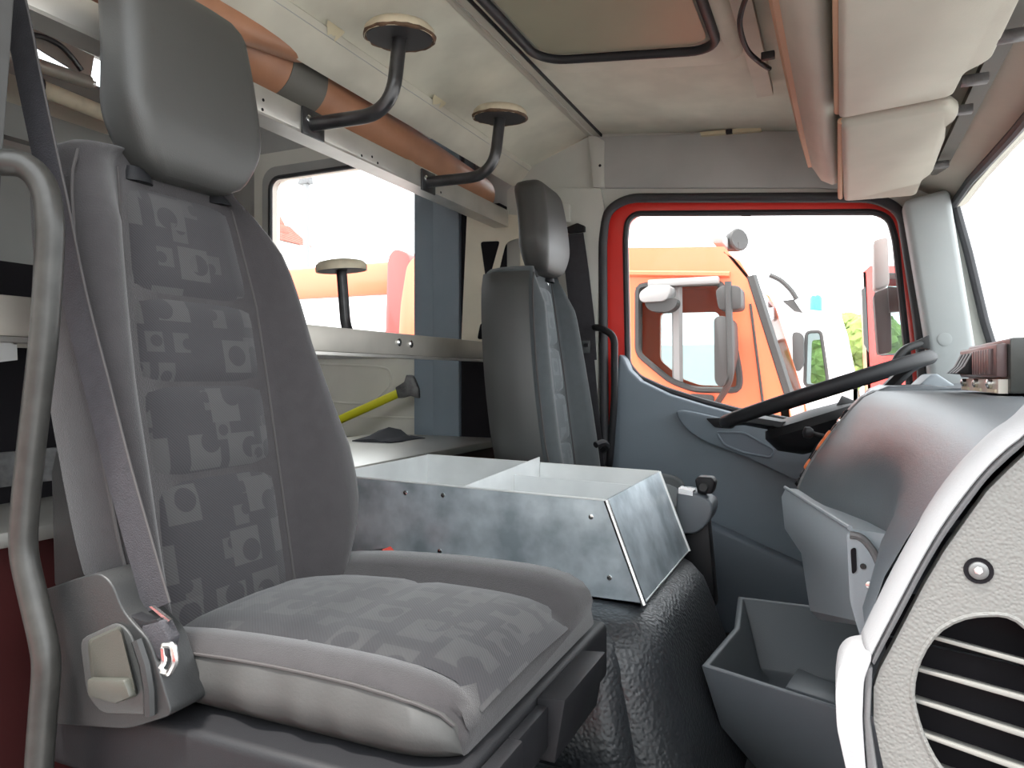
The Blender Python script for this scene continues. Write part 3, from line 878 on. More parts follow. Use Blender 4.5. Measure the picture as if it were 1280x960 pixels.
# ================================================================== SEATS
def make_seat(root, lev, insY, xf, seams, dep, mats, head):
    """lev rows (z, yL, yR) of the backrest outline, insert limits insY(z) and front line xf(z), all relative to world axes"""
    fab, pat, vin = mats
    zs = [lev[0][0] + (lev[-1][0] - lev[0][0]) * i / 22 for i in range(23)]

    def xoff(p):             # bolster profile from insert edge (0) to outer side (1)
        tab = [(0.0, -0.030), (0.12, -0.020), (0.35, 0.014), (0.55, 0.026), (0.72, 0.024), (0.88, 0.006), (1.0, -0.030)]
        return interp(tab, p)[0]

    def ring(z, k=1.0, dz=0.0, shrink=0.0):
        yL, yR = interp(lev, z)
        iL, iR = insY(z)
        yL += shrink
        yR -= shrink
        pts = []
        X = xf(z)
        for p in (1.0, 0.88, 0.72, 0.55, 0.35, 0.12, 0.0):
            pts.append((iL + (yL - iL) * p, -0.03 + (xoff(p) + 0.03) * k if p < 1 else xoff(p)))
        for t in (0.25, 0.5, 0.75):
            pts.append((iL + (iR - iL) * t, -0.034))
        for p in (0.0, 0.12, 0.35, 0.55, 0.72, 0.88, 1.0):
            pts.append((iR + (yR - iR) * p, -0.03 + (xoff(p) + 0.03) * k if p < 1 else xoff(p)))
        pts += [(yR - 0.004, -0.09 * dep), (yR - 0.03, -0.125 * dep), (yR - 0.08, -0.135 * dep), ((yL + yR) / 2, -0.138 * dep), (yL + 0.08, -0.135 * dep), (yL + 0.03, -0.125 * dep), (yL + 0.004, -0.09 * dep)]
        return [Vector((X + a, y, z + dz)) for y, a in pts]

    rings = [ring(z, min(1, 0.45 + (lev[-1][0] - z) * 6)) for z in zs]
    zt = lev[-1][0]
    r0 = rings[-1]
    cen = sum(r0, Vector()) / len(r0)
    for sc, dz in ((0.97, 0.012), (0.88, 0.022), (0.6, 0.029), (0.2, 0.031)):
        rings.append([Vector((cen.x + (p.x - cen.x) * sc, cen.y + (p.y - cen.y) * sc, p.z + dz)) for p in r0])
    back = B().loft(rings).build('backrest', fab, root, smooth=75)
    # seam beads between bolster and insert
    for side in (0, 1):
        B().tube([Vector((xf(z) - 0.029, insY(z)[side], z)) for z in zs], 0.0022, 6).build('seam', 'stitch', back)
    B().tube([Vector((xf(z) - 0.002, interp(lev, z)[0] + 0.002, z)) for z in zs[1:]], 0.0025, 6).build('edge_piping', 'stitch', back)
    # patterned insert, one padded panel between two cross seams
    for a, b in zip(seams[:-1], seams[1:]):
        nz, ny = 8, 12
        g = B()
        uv = []
        vs = []
        for i in range(nz + 1):
            t = i / nz
            z = a + (b - a) * t
            iL, iR = insY(z)
            for j in range(ny + 1):
                s_ = j / ny
                pil = (1 - (2 * t - 1) ** 6) * (1 - (2 * s_ - 1) ** 8)
                y = iL + 0.003 + (iR - iL - 0.006) * s_
                vs.append(Vector((xf(z) - 0.036 + 0.011 * pil, y, z)))
                uv.append((y * 1.0, z))
        fs = [(i * (ny + 1) + j, i * (ny + 1) + j + 1, (i + 1) * (ny + 1) + j + 1, (i + 1) * (ny + 1) + j) for i in range(nz) for j in range(ny)]
        g.add(vs, fs)
        g.build('insert_panel', pat, back, smooth=80, uv=uv)
    # headrest
    hx, hy, hz0, hz1, hw, hw2 = head
    hr = []
    hth = 0.092
    for i in range(25):
        t = i / 24
        z = hz0 + (hz1 - hz0) * t
        w = hw * (0.66 + 0.34 * math.sin(math.pi / 2 * min(1, t / 0.34))) if t < 0.34 else hw + (hw2 - hw) * (t - 0.34) / 0.66
        e = 1.0
        if t > 0.86:
            e = math.sqrt(max(0.03, 1 - ((t - 0.86) / 0.14) ** 2 * 0.97))
        if t < 0.06:
            e = 0.55 + 0.45 * math.sqrt(t / 0.06)
        w *= 0.5 + 0.5 * e
        th = hth * (0.45 + 0.55 * e) * (0.70 + 0.30 * math.sin(math.pi / 2 * min(1, t / 0.30)))
        xc = hx - hth / 2 - 0.10 * (z - hz0) + 0.010 * math.sin(math.pi * t)
        rr = rrect(0, 0, th / 2, w / 2, min(th, w) * 0.34, 6)
        hr.append([Vector((xc + a, hy + b, z)) for a, b in rr])
    hd_ = B().loft(hr).build('headrest', 'headrest', root, smooth=60)
    for s_ in (-1, 1):
        b0 = Vector((hx - hth / 2 - 0.022, hy + s_ * hw * 0.30, hz0 + 0.03))
        B().tube([b0 + Vector((0.0, 0, -0.10)), b0], 0.007, 10).build('post', 'bright_metal', hd_)
        B().lathe(b0 + Vector((0, 0, -0.02)), (0, 0, -1), [(0.020, 0), (0.024, 0.014), (0.026, 0.022)], 16).build('post_collar', 'black_plastic', hd_)
    return back


def make_cushion(root, x0, x1, y0, y1, i0, i1, zt, mats, zb):
    fab, pat, vin = mats
    xs = [x0 + (x1 - x0) * t for t in (0, 0.1, 0.25, 0.4, 0.55, 0.68, 0.78, 0.86, 0.92, 0.965, 0.99, 1.0)]
    drop = [0.022, 0.014, 0.006, 0.002, 0, 0.0, 0.001, 0.004, 0.010, 0.020, 0.034, 0.048]
    bk = 0.014

    def prof(y):
        tab = [(y0, -0.024), (y0 + 0.012, -0.006), (y0 + 0.035, 0.004), (i0 - 0.012, 0.004), (i0, -0.006), (i0 + 0.03, -0.003), ((i0 + i1) / 2, 0.0), (i1 - 0.03, -0.003), (i1, -0.004), (i1 + 0.02, 0.012),
               (i1 + 0.06, 0.018), (y1 - 0.035, 0.014), (y1 - 0.012, 0.0), (y1, -0.024)]
        return interp(tab, y)[0]

    yy = [y0, y0 + 0.006, y0 + 0.014, y0 + 0.035, i0 - 0.012, i0, i0 + 0.03, i0 + (i1 - i0) * .3, (i0 + i1) / 2, i0 + (i1 - i0) * .7, i1 - 0.03, i1, i1 + 0.02, i1 + 0.06, y1 - 0.035, y1 - 0.014, y1 - 0.006, y1]
    rings = []
    for x, dr in zip(xs, drop):
        f_ = max(0.0, (x - (x0 + (x1 - x0) * 0.8)) / ((x1 - x0) * 0.2))
        ins = 0.03 * f_ ** 3
        top = [Vector((x, y if abs(y - y0) > 0.2 * 1 and abs(y - y1) > 0.03 else y + (ins if y < (y0 + y1) / 2 else -ins) * (1 if (y < y0 + 0.03 or y > y1 - 0.03) else 0), zt + prof(y) - dr)) for y in yy]
        zbb = zb if f_ < 0.9 else zb + 0.004
        bot = [Vector((x, y1 - 0.01 - ins, min(zbb, zt - dr - 0.026))), Vector((x, y0 + 0.01 + ins, min(zbb, zt - dr - 0.026)))]
        rings.append(top + bot)
    cu = B().loft(rings).build('cushion', fab, root, smooth=60)
    # patterned insert
    g = B()
    uv = []
    vs = []
    ny = 10
    nx = 16
    for i in range(nx + 1):
        x = x0 + (x1 - x0) * (0.01 + 0.985 * i / nx)
        dr = interp([(a, b) for a, b in zip(xs, drop)], x)[0]
        for j in range(ny + 1):
            s_ = j / ny
            y = i0 + 0.003 + (i1 - i0 - 0.006) * s_
            h = 0.0025 + 0.006 * (1 - (2 * s_ - 1) ** 6)
            if abs(x - (x0 + (x1 - x0) * 0.52)) < 0.01:
                h -= 0.004
            f_ = dr / 0.05
            vs.append(Vector((x + h * f_, y, zt + prof(y) - dr + h * (1 - 0.4 * f_))))
            uv.append((y, x))
    g.add(vs, [(i * (ny + 1) + j, i * (ny + 1) + j + 1, (i + 1) * (ny + 1) + j + 1, (i + 1) * (ny + 1) + j) for i in range(nx) for j in range(ny)])
    g.build('cushion_insert', pat, cu, smooth=80, uv=uv)
    # vinyl side panel with creases under the fabric edge
    g = B()
    n = 40
    a, b, m_ = [], [], []
    for i in range(n + 1):
        t = i / n
        x = x0 + 0.01 + (x1 - 0.018 - x0) * t
        dr = interp([(p, q) for p, q in zip(xs, drop)], x)[0]
        w = 0.004 * math.sin(t * 38 + 1.5 * math.sin(t * 9)) * (0.4 + 0.6 * math.exp(-((t - 0.35) / 0.3) ** 2))
        f_ = max(0.0, (t - 0.8) / 0.2)
        ins = 0.026 * f_ ** 3
        top = zt - 0.005 - dr * 1.15
        a.append(Vector((x, y0 - 0.001 + ins, top)))
        m_.append((Vector((x + 0.003, y0 - 0.012 + w + ins, top * 0.62 + zb * 0.38)), Vector((x + 0.006, y0 - 0.010 + w * 1.2 + ins, top * 0.25 + zb * 0.75))))
        b.append(Vector((x + 0.008, y0 + 0.006 + ins, zb - 0.002)))
    rings = [[p, q[0], q[1], r_, r_ + Vector((0, 0.02, 0)), p + Vector((0, 0.02, -0.006))] for p, q, r_ in zip(a, m_, b)]
    g.loft(rings)
    g.build('side_panel', vin, cu, smooth=70)
    B().tube([p + Vector((0, -0.002, 0.001)) for p in a], 0.0019, 6).build('piping', 'stitch', cu)
    return cu


# ---- passenger seat
LEVP = [(-0.372, 0.66, 0.99), (-0.33, 0.640, 1.02), (-0.30, 0.626, 1.06), (-0.26, 0.618, 1.095), (-0.209, 0.612, 1.116), (-0.134, 0.608, 1.113), (-0.044, 0.604, 1.079), (0.058, 0.606, 1.038), (0.14, 0.61, 1.018), (0.185, 0.612, 1.003), (0.25, 0.618, 0.965), (0.285, 0.626, 0.93), (0.302, 0.634, 0.90)]
xfP = lambda z: -0.79 - 0.2167 * (z + 0.29)
insP = lambda z: interp([(-0.33, 0.676, 0.930), (-0.14, 0.686, 0.938), (0.0, 0.688, 0.944), (0.12, 0.697, 0.947), (0.30, 0.715, 0.925)], z)
ps = thing('passenger_seat', (-0.75, 0.86, -0.80), 'large grey patterned passenger seat in the foreground', 'seat')
bk = make_seat(ps, LEVP, insP, xfP, [-0.366, -0.145, -0.012, 0.118, 0.285], 1.0, ('fabric', 'pattern', 'vinyl'), (-0.890, 0.829, 0.300, 0.605, 0.262, 0.232))
make_cushion(ps, -0.85, -0.352, 0.630, 1.130, 0.70, 0.985, -0.322, ('fabric', 'pattern', 'vinyl'), -0.392)
# plastic back shell behind the belt
B().prism([at(u, v, Y=0.622) for u, v in ((62, 590), (100, 420), (118, 480), (150, 640), (172, 740), (150, 735), (100, 725), (66, 735))], (0, 0.03, 0)).build('back_shell', 'grey_plastic', ps, bevel=0.006)
base = B().box((-0.91, 0.588, -0.49), (-0.338, 1.135, -0.398)).build('seat_base', 'black_plastic', ps, bevel=0.012, seg=3)
B().box((-0.336, 0.632, -0.468), (-0.316, 0.735, -0.404)).build('front_clip', 'black_plastic', base, bevel=0.004)
B().box((-0.337, 0.735, -0.458), (-0.322, 0.825, -0.405)).build('front_rail', 'black_plastic', base, bevel=0.003)
B().prism([Vector((-0.338, 0.825, -0.398)), Vector((-0.300, 0.825, -0.394)), Vector((-0.314, 0.825, -0.475)), Vector((-0.338, 0.825, -0.475))], (0, 0.17, 0)).build('front_clip', 'black_plastic', base, bevel=0.003)
B().box((-0.88, 0.66, -0.80), (-0.66, 1.0, -0.46)).build('pedestal', 'black_plastic', ps, bevel=0.01)
# side cover with release lever
YS = 0.572
sc_ = fillet_loop([at(u, v, Y=YS) for u, v in ((40, 742), (98, 722), (124, 715), (140, 730), (152, 762), (168, 782), (186, 800), (215, 894), (160, 912), (60, 905))], [0.01, 0.02, 0.012, 0.01, 0.02, 0.02, 0.02, 0.01, 0.02, 0.02], 3)
sc = B().prism(sc_, (0, 0.05, 0)).build('side_cover', 'grey_plastic', ps, bevel=0.006, seg=3)
B().prism(fillet_loop([at(u, v, Y=YS) for u, v in ((103, 798), (150, 776), (166, 790), (186, 852), (188, 892), (130, 890), (112, 868))], 0.012, 3), (0, -0.004, 0)).build('lever_recess', 'vinyl_dark', sc, bevel=0.002)
lv = B().loft([fillet_loop([at(u, v, Y=YS - 0.004) for u, v in ((109, 800), (152, 781), (168, 848), (174, 870), (152, 877), (116, 868))], 0.008, 3),
               fillet_loop([at(u, v, Y=YS - 0.016) for u, v in ((112, 802), (150, 785), (165, 846), (170, 866), (152, 872), (119, 864))], 0.008, 3)]).build('release_lever', 'lever_plastic', sc, smooth=50, label='pale grey release lever')
B().prism([at(u, v, Y=YS - 0.014) for u, v in ((118, 845), (164, 846), (172, 868), (153, 876), (119, 867))], (0, -0.010, 0)).build('finger_grip', 'lever_plastic', lv, bevel=0.003)
B().tube([at(u, v, Y=YS - 0.004) for u, v in ((172, 800), (182, 830), (187, 860), (188, 893))], 0.007, 8).build('cover_rib', 'grey_plastic', sc)
B().prism([at(u, v, Y=0.60) for u, v in ((188, 858), (218, 846), (222, 880), (190, 896))], (0, 0.03, 0)).build('belt_block', 'grey_plastic', ps, bevel=0.003)

# ---- driver seat (same model, turned slightly)
ds = thing('driver_seat', (0, 0, 0), 'smaller grey driver seat beside the door with a vinyl side', 'seat')
LEVD = [(-0.34, -0.16, 0.245), (-0.30, -0.20, 0.26), (-0.2, -0.225, 0.262), (-0.13, -0.228, 0.255), (-0.04, -0.226, 0.238), (0.06, -0.215, 0.215), (0.14, -0.20, 0.195), (0.20, -0.185, 0.175), (0.26, -0.165, 0.145), (0.295, -0.14, 0.11)]
xfD = lambda z: 0.0 - 0.13 * (z + 0.29)
insD = lambda z: (-0.115 + 0.02 * max(0, z), 0.115 - 0.05 * max(0, z))
make_seat(ds, LEVD, insD, xfD, [-0.335, -0.20, -0.05, 0.09, 0.275], 1.32, ('fabric_far_lit', 'pattern_far_lit', 'vinyl'), (-0.045, 0.0, 0.305, 0.58, 0.26, 0.225))
make_cushion(ds, -0.02, 0.30, -0.24, 0.24, -0.14, 0.14, -0.322, ('fabric_far_lit', 'pattern_far_lit', 'vinyl'), -0.374)
B().box((-0.2, -0.20, -0.47), (0.30, 0.24, -0.377)).build('seat_base', 'black_plastic', ds, bevel=0.012)
B().box((-0.1, -0.13, -0.80), (0.30, 0.19, -0.46)).build('pedestal', 'black_plastic', ds, bevel=0.01)
# vinyl covered near flank of the backrest
fl = []
for z in [-0.32 + 0.62 * i / 14 for i in range(15)]:
    y = interp(LEVD, z)[0]
    x = xfD(z)
    fl.append([Vector((x - 0.012, y - 0.004, z)), Vector((x - 0.05, y - 0.012, z)), Vector((x - 0.125, y - 0.009, z)), Vector((x - 0.169, y + 0.024, z)), Vector((x - 0.158, y + 0.03, z)), Vector((x - 0.05, y + 0.01, z)), Vector((x - 0.02, y + 0.006, z))])
B().loft(fl).build('side_panel', 'vinyl_dark', ds, smooth=60)
B().tube(smooth_path([Vector((0.06, 0.02, -0.205)), Vector((0.075, 0.05, -0.20)), Vector((0.078, 0.085, -0.215)), Vector((0.06, 0.10, -0.23))], 4), 0.010, 8).build('recline_lever', 'black_plastic', ds)
ds.location = (-0.712, 2.035, 0.0)
ds.rotation_euler = (0, 0, math.radians(3))

# ================================================================== SEAT BELTS
sb = thing('seat_belt', (-0.72, 0.6, -0.30), 'dark webbing seat belt hanging beside the passenger seat', 'seat belt')
bp = [(8, -30, .56), (22, 30, .565), (38, 110, .575), (56, 195, .585), (70, 260, .59), (92, 370, .594), (120, 480, .596), (148, 590, .597), (176, 690, .598), (196, 760, .598)]
bpp = smooth_path([at(u, v, Y=y) for u, v, y in bp], 4)
wv = []
for i, p in enumerate(bpp):
    t = (bpp[min(i + 1, len(bpp) - 1)] - bpp[max(i - 1, 0)]).normalized()
    wv.append(t.cross(Vector((0, 1, 0))).normalized() * 0.046)
B().ribbon(bpp, wv, 0.0022, (0, 1, 0)).build('webbing', 'webbing', sb)
edge = [p + w / 2 for p, w in zip(bpp, wv)]
B().tube(edge, 0.0015, 6).build('selvedge', 'stitch', sb)
bk_ = B().prism(fillet_loop([at(u, v, Y=0.592) for u, v in ((142, 735), (152, 732), (178, 765), (198, 772), (212, 768), (214, 776), (190, 784), (168, 780), (150, 755))], 0.006, 3), (0, -0.016, 0)).build('belt_guide', 'black_plastic', sb, bevel=0.003)
B().prism([at(u, v, Y=0.575) for u, v in ((176, 782), (200, 776), (212, 800), (206, 826), (192, 824), (178, 800))], (0, 0.016, 0)).build('lower_webbing', 'webbing', sb, bevel=0.003)
rp = fillet_loop([at(u, v, Y=0.577) for u, v in ((204, 806), (216, 806), (220, 826), (212, 842), (198, 838), (206, 826))], 0.004, 3)
B().tube(rp, 0.004, 8, closed=True).build('anchor_ring', 'bright_metal', sb)
B().prism([at(u, v, Y=0.585) for u, v in ((190, 757), (194, 757), (216, 774), (213, 777))], (0, -0.004, 0)).build('latch_tongue', 'bright_metal', sb)
# red-button buckle between seat and metal tray
bu = thing('belt_buckle', at(455, 700, Y=1.18), 'black belt buckle with red button beside the metal tray', 'buckle')
bc = at(468, 694, Y=1.22)
B().prism([bc + Vector(q) for q in ((-0.03, 0, -0.03), (0.02, 0, -0.025), (0.035, 0, 0.0), (0.02, 0, 0.012), (-0.02, 0, 0.004))], (0, 0.03, 0)).build('buckle_body', 'black_plastic', bu, bevel=0.003)
B().prism([bc + Vector(q) for q in ((0.012, -0.002, 0.004), (0.034, -0.002, -0.010), (0.04, -0.002, -0.002), (0.02, -0.002, 0.014))], (0, 0.03, 0)).build('red_button', 'red_plastic', bu)
B().ribbon([bc + Vector((-0.03, 0.01, -0.02)), bc + Vector((-0.06, 0.01, -0.06))], (0.025, 0, 0.01), 0.003, (0, 1, 0)).build('buckle_strap', 'webbing', bu)
# driver belt on the door pillar
db = thing('seat_belt', (-0.93, 2.37, 0.0), 'black seat belt hanging on the pillar by the driver door', 'seat belt')
B().box((-0.90, 2.365, 0.535), (-0.845, 2.386, 0.60)).build('belt_anchor', 'wall_trim', db, bevel=0.006)
p = at(718, 283, Y=2.35)
B().prism([p + Vector(q) for q in ((-0.03, 0, -0.02), (0.035, 0, -0.02), (0.035, 0, 0.0), (0.01, 0, 0.012), (-0.03, 0, 0.0))], (0, 0.02, 0)).build('belt_loop', 'black_plastic', db, bevel=0.003)
pts = [at(716, 292, Y=2.345), at(721, 340, Y=2.34), at(728, 400, Y=2.34), at(735, 450, Y=2.335), at(741, 520, Y=2.33), at(748, 590, Y=2.33)]
B().ribbon(pts[:4], [Vector((0.075, 0, 0)), Vector((0.085, 0, 0)), Vector((0.085, 0, 0)), Vector((0.06, 0, 0))], 0.004, (0, 1, 0)).build('webbing', 'webbing', db)
B().ribbon(pts[3:], Vector((0.045, 0, 0)), 0.003, (0, 1, 0)).build('lower_webbing', 'webbing', db)
p = at(732, 434, Y=2.325)
B().plate([p + Vector(q) for q in ((-0.014, 0, -0.02), (0.016, 0, -0.02), (0.016, 0, 0.022), (-0.014, 0, 0.022))], [[p + Vector(q) for q in ((-0.006, 0, 0.0), (0.008, 0, 0.0), (0.008, 0, 0.012), (-0.006, 0, 0.012))]], (0, 0.003, 0)).build('latch_tongue', 'bright_metal', db)

# ================================================================== GRAB HANDLES
gt = thing('grab_tube', (-0.87, 0.53, -0.80), 'thick bent black metal grab tube at the left edge', 'grab handle')
gp = [(-60, 205, .50), (0, 203, .515), (32, 208, .53), (54, 232, .54), (62, 275, .543), (61, 330, .545), (55, 420, .545), (46, 500, .545), (38, 570, .545), (31, 640, .545), (30, 690, .545), (40, 740, .545), (54, 800, .545), (58, 835, .545), (54, 890, .545), (49, 960, .545), (46, 1040, .545)]
B().tube(smooth_path([at(u, v, Y=y) for u, v, y in gp], 5), 0.0152, 20).build('tube', 'tube_gunmetal', gt)
q = at(46, 1040, Y=.545)
B().box((q.x - 0.03, q.y - 0.025, -0.80), (q.x + 0.03, q.y + 0.025, q.z)).build('foot', 'tube_gunmetal', gt)
tag(B().tube(fillet([at(738, 409, Y=2.38), at(752, 410, Y=2.30), at(768, 420, Y=2.29), at(768, 500, Y=2.29), at(762, 580, Y=2.29), at(758, 590, Y=2.40)], 0.03), 0.012, 12).build('assist_bar', 'black_plastic', base=True),
    'slim black grab handle on the pillar beside the driver seat', 'grab handle')
ah = thing('assist_bar', at(1120, 480, Y=2.28), 'short dark grab handle on the windscreen pillar above steering wheel', 'grab handle')
B().tube(fillet([at(1117, 500, Y=2.25), at(1118, 452, Y=2.25), at(1130, 436, Y=2.25), at(1152, 429, Y=2.27)], 0.03), 0.011, 10).build('bar', 'grey_plastic', ah)
B().prism([at(u, v, Y=2.26) for u, v in ((1146, 426), (1162, 418), (1163, 437), (1146, 434))], (0, 0.05, 0)).build('foot', 'grey_plastic', ah, bevel=0.003)

# ================================================================== METAL TRAY
mt = thing('metal_tray', (-0.7, 1.54, -0.43), 'galvanised sheet metal tray with dividers between the seats', 'tray')
yn, yf = 1.32, 1.77
zb_, zt_ = -0.425, -0.236
T = 0.003
xb0, xt0 = -0.325, -0.398


def sheet(name, pts, d, m='zinc', par=mt):
    return B().prism(pts, d).build(name, m, par)


near = sheet('near_side', [(-1.06, yn, zb_), (xb0, yn, zb_), (xt0, yn, zt_), (-1.06, yn, zt_ + 0.012)], (0, T, 0))
far = sheet('far_side', [(-1.06, yf, zb_), (xb0, yf, zb_), (xt0, yf, zt_), (-1.06, yf, zt_ + 0.012)], (0, -T, 0), 'zinc_in')
fr = sheet('front_panel', [(xb0, yn, zb_), (xb0, yf, zb_), (xt0, yf, zt_), (xt0, yn, zt_)], (-0.004, 0, -0.001))
sheet('back_panel', [(-1.06, yn, zb_), (-1.06, yf, zb_), (-1.06, yf, zt_ + 0.012), (-1.06, yn, zt_ + 0.012)], (T, 0, 0), 'zinc_in')
sheet('bottom', [(-1.06, yn, zb_), (xb0, yn, zb_), (xb0, yf, zb_), (-1.06, yf, zb_)], (0, 0, T), 'zinc_in')
dv = sheet('divider', [(-0.717, yn + 0.005, zb_ + 0.004), (-0.717, yf - 0.004, zb_ + 0.004), (-0.717, yf - 0.004, zt_ + 0.022), (-0.717, yn + 0.03, zt_ + 0.004), (-0.717, yn + 0.005, zt_ + 0.002)], (T, 0, 0), 'zinc_in')
sheet('inner_divider', [(-0.714, 1.60, zb_), (-0.345, 1.60, zb_), (-0.40, 1.60, zt_ - 0.012), (-0.714, 1.60, zt_ - 0.004)], (0, T, 0), 'zinc_in')
B().tube([(xb0, yn, zb_), (xt0, yn, zt_)], 0.0055, 8).build('weld_seam', 'bright_metal', fr, label='shiny ragged weld seam')
B().tube([(xb0, yf, zb_), (xt0, yf, zt_)], 0.004, 8).build('weld_seam', 'zinc_in', fr)
B().tube([(-1.06, yn, zt_ + 0.012), (xt0, yn, zt_)], 0.0022, 6).build('folded_rim', 'zinc_in', near)
B().tube([(-1.06, yf, zt_ + 0.012), (xt0, yf, zt_)], 0.0022, 6).build('folded_rim', 'zinc_in', far)
for (u, v) in ((507, 616), (554, 619), (739, 646), (550, 689), (762, 722)):
    p = at(u, v, Y=yn)
    B().lathe(p, (0, -1, 0), [(0.0055, 0), (0.005, 0.0018), (0.002, 0.0026)], 10).build('rivet', 'bright_metal', near)

# ================================================================== ENGINE TUNNEL, FLOOR MOULDINGS
tu = thing('engine_tunnel', (-0.7, 1.5, -0.80), 'black leather-grained rubber engine cover under the metal tray', 'engine cover')
rings = []
for z, x1, y0, y1, r in ((-0.80, -0.17, 1.14, 1.84, 0.10), (-0.70, -0.20, 1.16, 1.83, 0.10), (-0.60, -0.235, 1.175, 1.82, 0.10), (-0.52, -0.262, 1.185, 1.815, 0.10), (-0.475, -0.28, 1.20, 1.81, 0.10), (-0.445, -0.305, 1.23, 1.80, 0.10), (-0.432, -0.345, 1.27, 1.77, 0.09), (-0.4275, -0.40, 1.31, 1.73, 0.06)):
    rings.append([Vector((x, y, z)) for x, y in rrect((x1 - 1.1) / 2, (y0 + y1) / 2, (x1 + 1.1) / 2, (y1 - y0) / 2, r, 8)])
B().loft(rings).build('rubber_cover', 'mat_rubber', tu, smooth=80)
# ridge running down at the seat side
rings = []
for z, x1, y0, y1 in ((-0.80, -0.26, 1.115, 1.25), (-0.74, -0.275, 1.12, 1.25), (-0.68, -0.29, 1.128, 1.25), (-0.62, -0.305, 1.135, 1.25), (-0.56, -0.32, 1.145, 1.255), (-0.50, -0.335, 1.165, 1.26), (-0.465, -0.35, 1.185, 1.265), (-0.45, -0.37, 1.205, 1.27)):
    rings.append([Vector((x, y, z)) for x, y in rrect((x1 - 0.62) / 2, (y0 + y1) / 2, (x1 + 0.62) / 2, (y1 - y0) / 2, min(0.06, (y1 - y0) * 0.45), 6)])
B().loft(rings).build('side_ridge', 'mat_rubber', tu, smooth=80)
fs_ = thing('foot_step', (-0.35, 1.02, -0.80), 'low black rubber step in front of the passenger seat base', 'step')
rings = []
for z, gx in ((-0.80, 0.03), (-0.66, 0.02), (-0.625, 0.0), (-0.612, -0.03)):
    rings.append([Vector((x, y, z)) for x, y in rrect(-0.42, 0.98, 0.20 + gx, 0.10 + gx, 0.06 + gx, 6)])
B().loft(rings).build('step_block', 'mat_rubber', fs_, smooth=70)
rings = []
for z, gx in ((-0.80, 0.03), (-0.70, 0.02), (-0.685, -0.005)):
    rings.append([Vector((x, y, z)) for x, y in rrect(-0.39, 0.92, 0.22 + gx, 0.16 + gx, 0.07, 6)])
B().loft(rings).build('step_base', 'mat_rubber', fs_, smooth=70)

# floor tray beyond the tunnel
ft = thing('storage_bin', (0.0, 1.6, -0.80), 'open dark plastic storage bin on the floor under the dashboard', 'bin')


def binring(dx, dy, z, gx=0.0):
    return [Vector((x, y, z)) for x, y in ((-0.235 + dx + gx, 1.40 + dy), (0.02, 1.305 + dy), (0.25 - dx, 1.30 + dy), (0.25 - dx, 1.88 - dy), (-0.225 + dx, 1.88 - dy), (-0.205 + dx, 1.64))]


zr = -0.552
B().loft([binring(0.10, 0.12, -0.80), binring(0.03, 0.04, -0.68), binring(0, 0, zr), binring(0.014, 0.014, zr), binring(0.06, 0.07, -0.70), binring(0.08, 0.09, -0.71)]).build('bin_shell', 'dash', ft, bevel=0.004)
B().prism([Vector((-0.10, 1.66, -0.70)), Vector((0.0, 1.62, -0.70)), Vector((0.0, 1.72, -0.70)), Vector((-0.08, 1.78, -0.70))], (0, 0, 0.03)).build('bin_ledge', 'dash', ft, bevel=0.004)
# gear lever unit behind the tray
gk = thing('gear_lever', (-0.30, 1.84, -0.46), 'dark gear lever with round knob beyond the metal tray', 'gear lever')
p = at(880, 606, Y=1.85)
B().prism([at(u, v, Y=1.84) for u, v in ((868, 600), (872, 596), (890, 597), (894, 604), (890, 618), (872, 618))], (0, 0.045, 0)).build('knob', 'black_plastic', gk, bevel=0.010, seg=3)
B().disc(at(879, 609, Y=1.838), (0, -1, 0), 0.014, 0.004, 14, 0.010).build('knob_button', 'grey_plastic', gk)
B().prism(fillet_loop([at(u, v, Y=1.82) for u, v in ((845, 612), (868, 616), (892, 628), (890, 648), (872, 668), (845, 668))], 0.02, 4), (0, 0.09, 0)).build('lever_housing', 'dash', gk, bevel=0.012, seg=3)
B().prism([at(u, v, Y=1.84) for u, v in ((855, 665), (885, 650), (895, 760), (850, 760))], (0, 0.05, 0)).build('lever_stalk', 'black_plastic', gk, bevel=0.006)
B().prism([at(u, v, Y=1.815) for u, v in ((848, 610), (866, 614), (866, 620), (848, 617))], (0, 0.04, 0)).build('housing_trim', 'bright_metal', gk)

# ================================================================== DASHBOARD
da = thing('dashboard', (0.2, 1.2, -0.42), 'long grey plastic dashboard with vented bright end panel', 'dashboard')
YE = 0.63
nearP = [(0.42, -0.024), (0.24, -0.024), (0.185, -0.024), (0.155, -0.027), (0.130, -0.036), (0.114, -0.045), (0.099, -0.061), (0.083, -0.079), (0.067, -0.104), (0.052, -0.131), (0.036, -0.163), (0.022, -0.210)]
farP = [(0.42, -0.026), (0.16, -0.026), (0.10, -0.027), (0.068, -0.029), (0.048, -0.040), (0.030, -0.060), (0.012, -0.084), (-0.008, -0.112), (-0.028, -0.142), (-0.046, -0.172), (-0.060, -0.202), (-0.068, -0.225)]
rings = []
ny = 12
for i in range(ny + 1):
    t = i / ny
    y = YE + 0.028 + (1.5 - YE - 0.028) * t
    e = max(0.0, (t - 0.30) / 0.70) ** 1.5
    r = [Vector((a[0] + (b[0] - a[0]) * e, y, a[1] + (b[1] - a[1]) * e)) for a, b in zip(nearP, farP)]
    rec = 0.055 * math.sin(math.pi * min(1, max(0.0, t - 0.12) / 0.66)) ** 1.3
    for p in r:
        p.x += rec * min(1.0, max(0.0, (-p.z - 0.10) / 0.10))
    r += [Vector((0.12, y, r[-1].z - 0.01)), Vector((0.42, y, -0.26))]
    rings.append(r)
B().loft(rings, cap=False).build('dash_top', 'dash', da, smooth=50)
B().prism(rings[-1], (0, 0.006, 0)).build('dash_inner_end', 'dash', da)
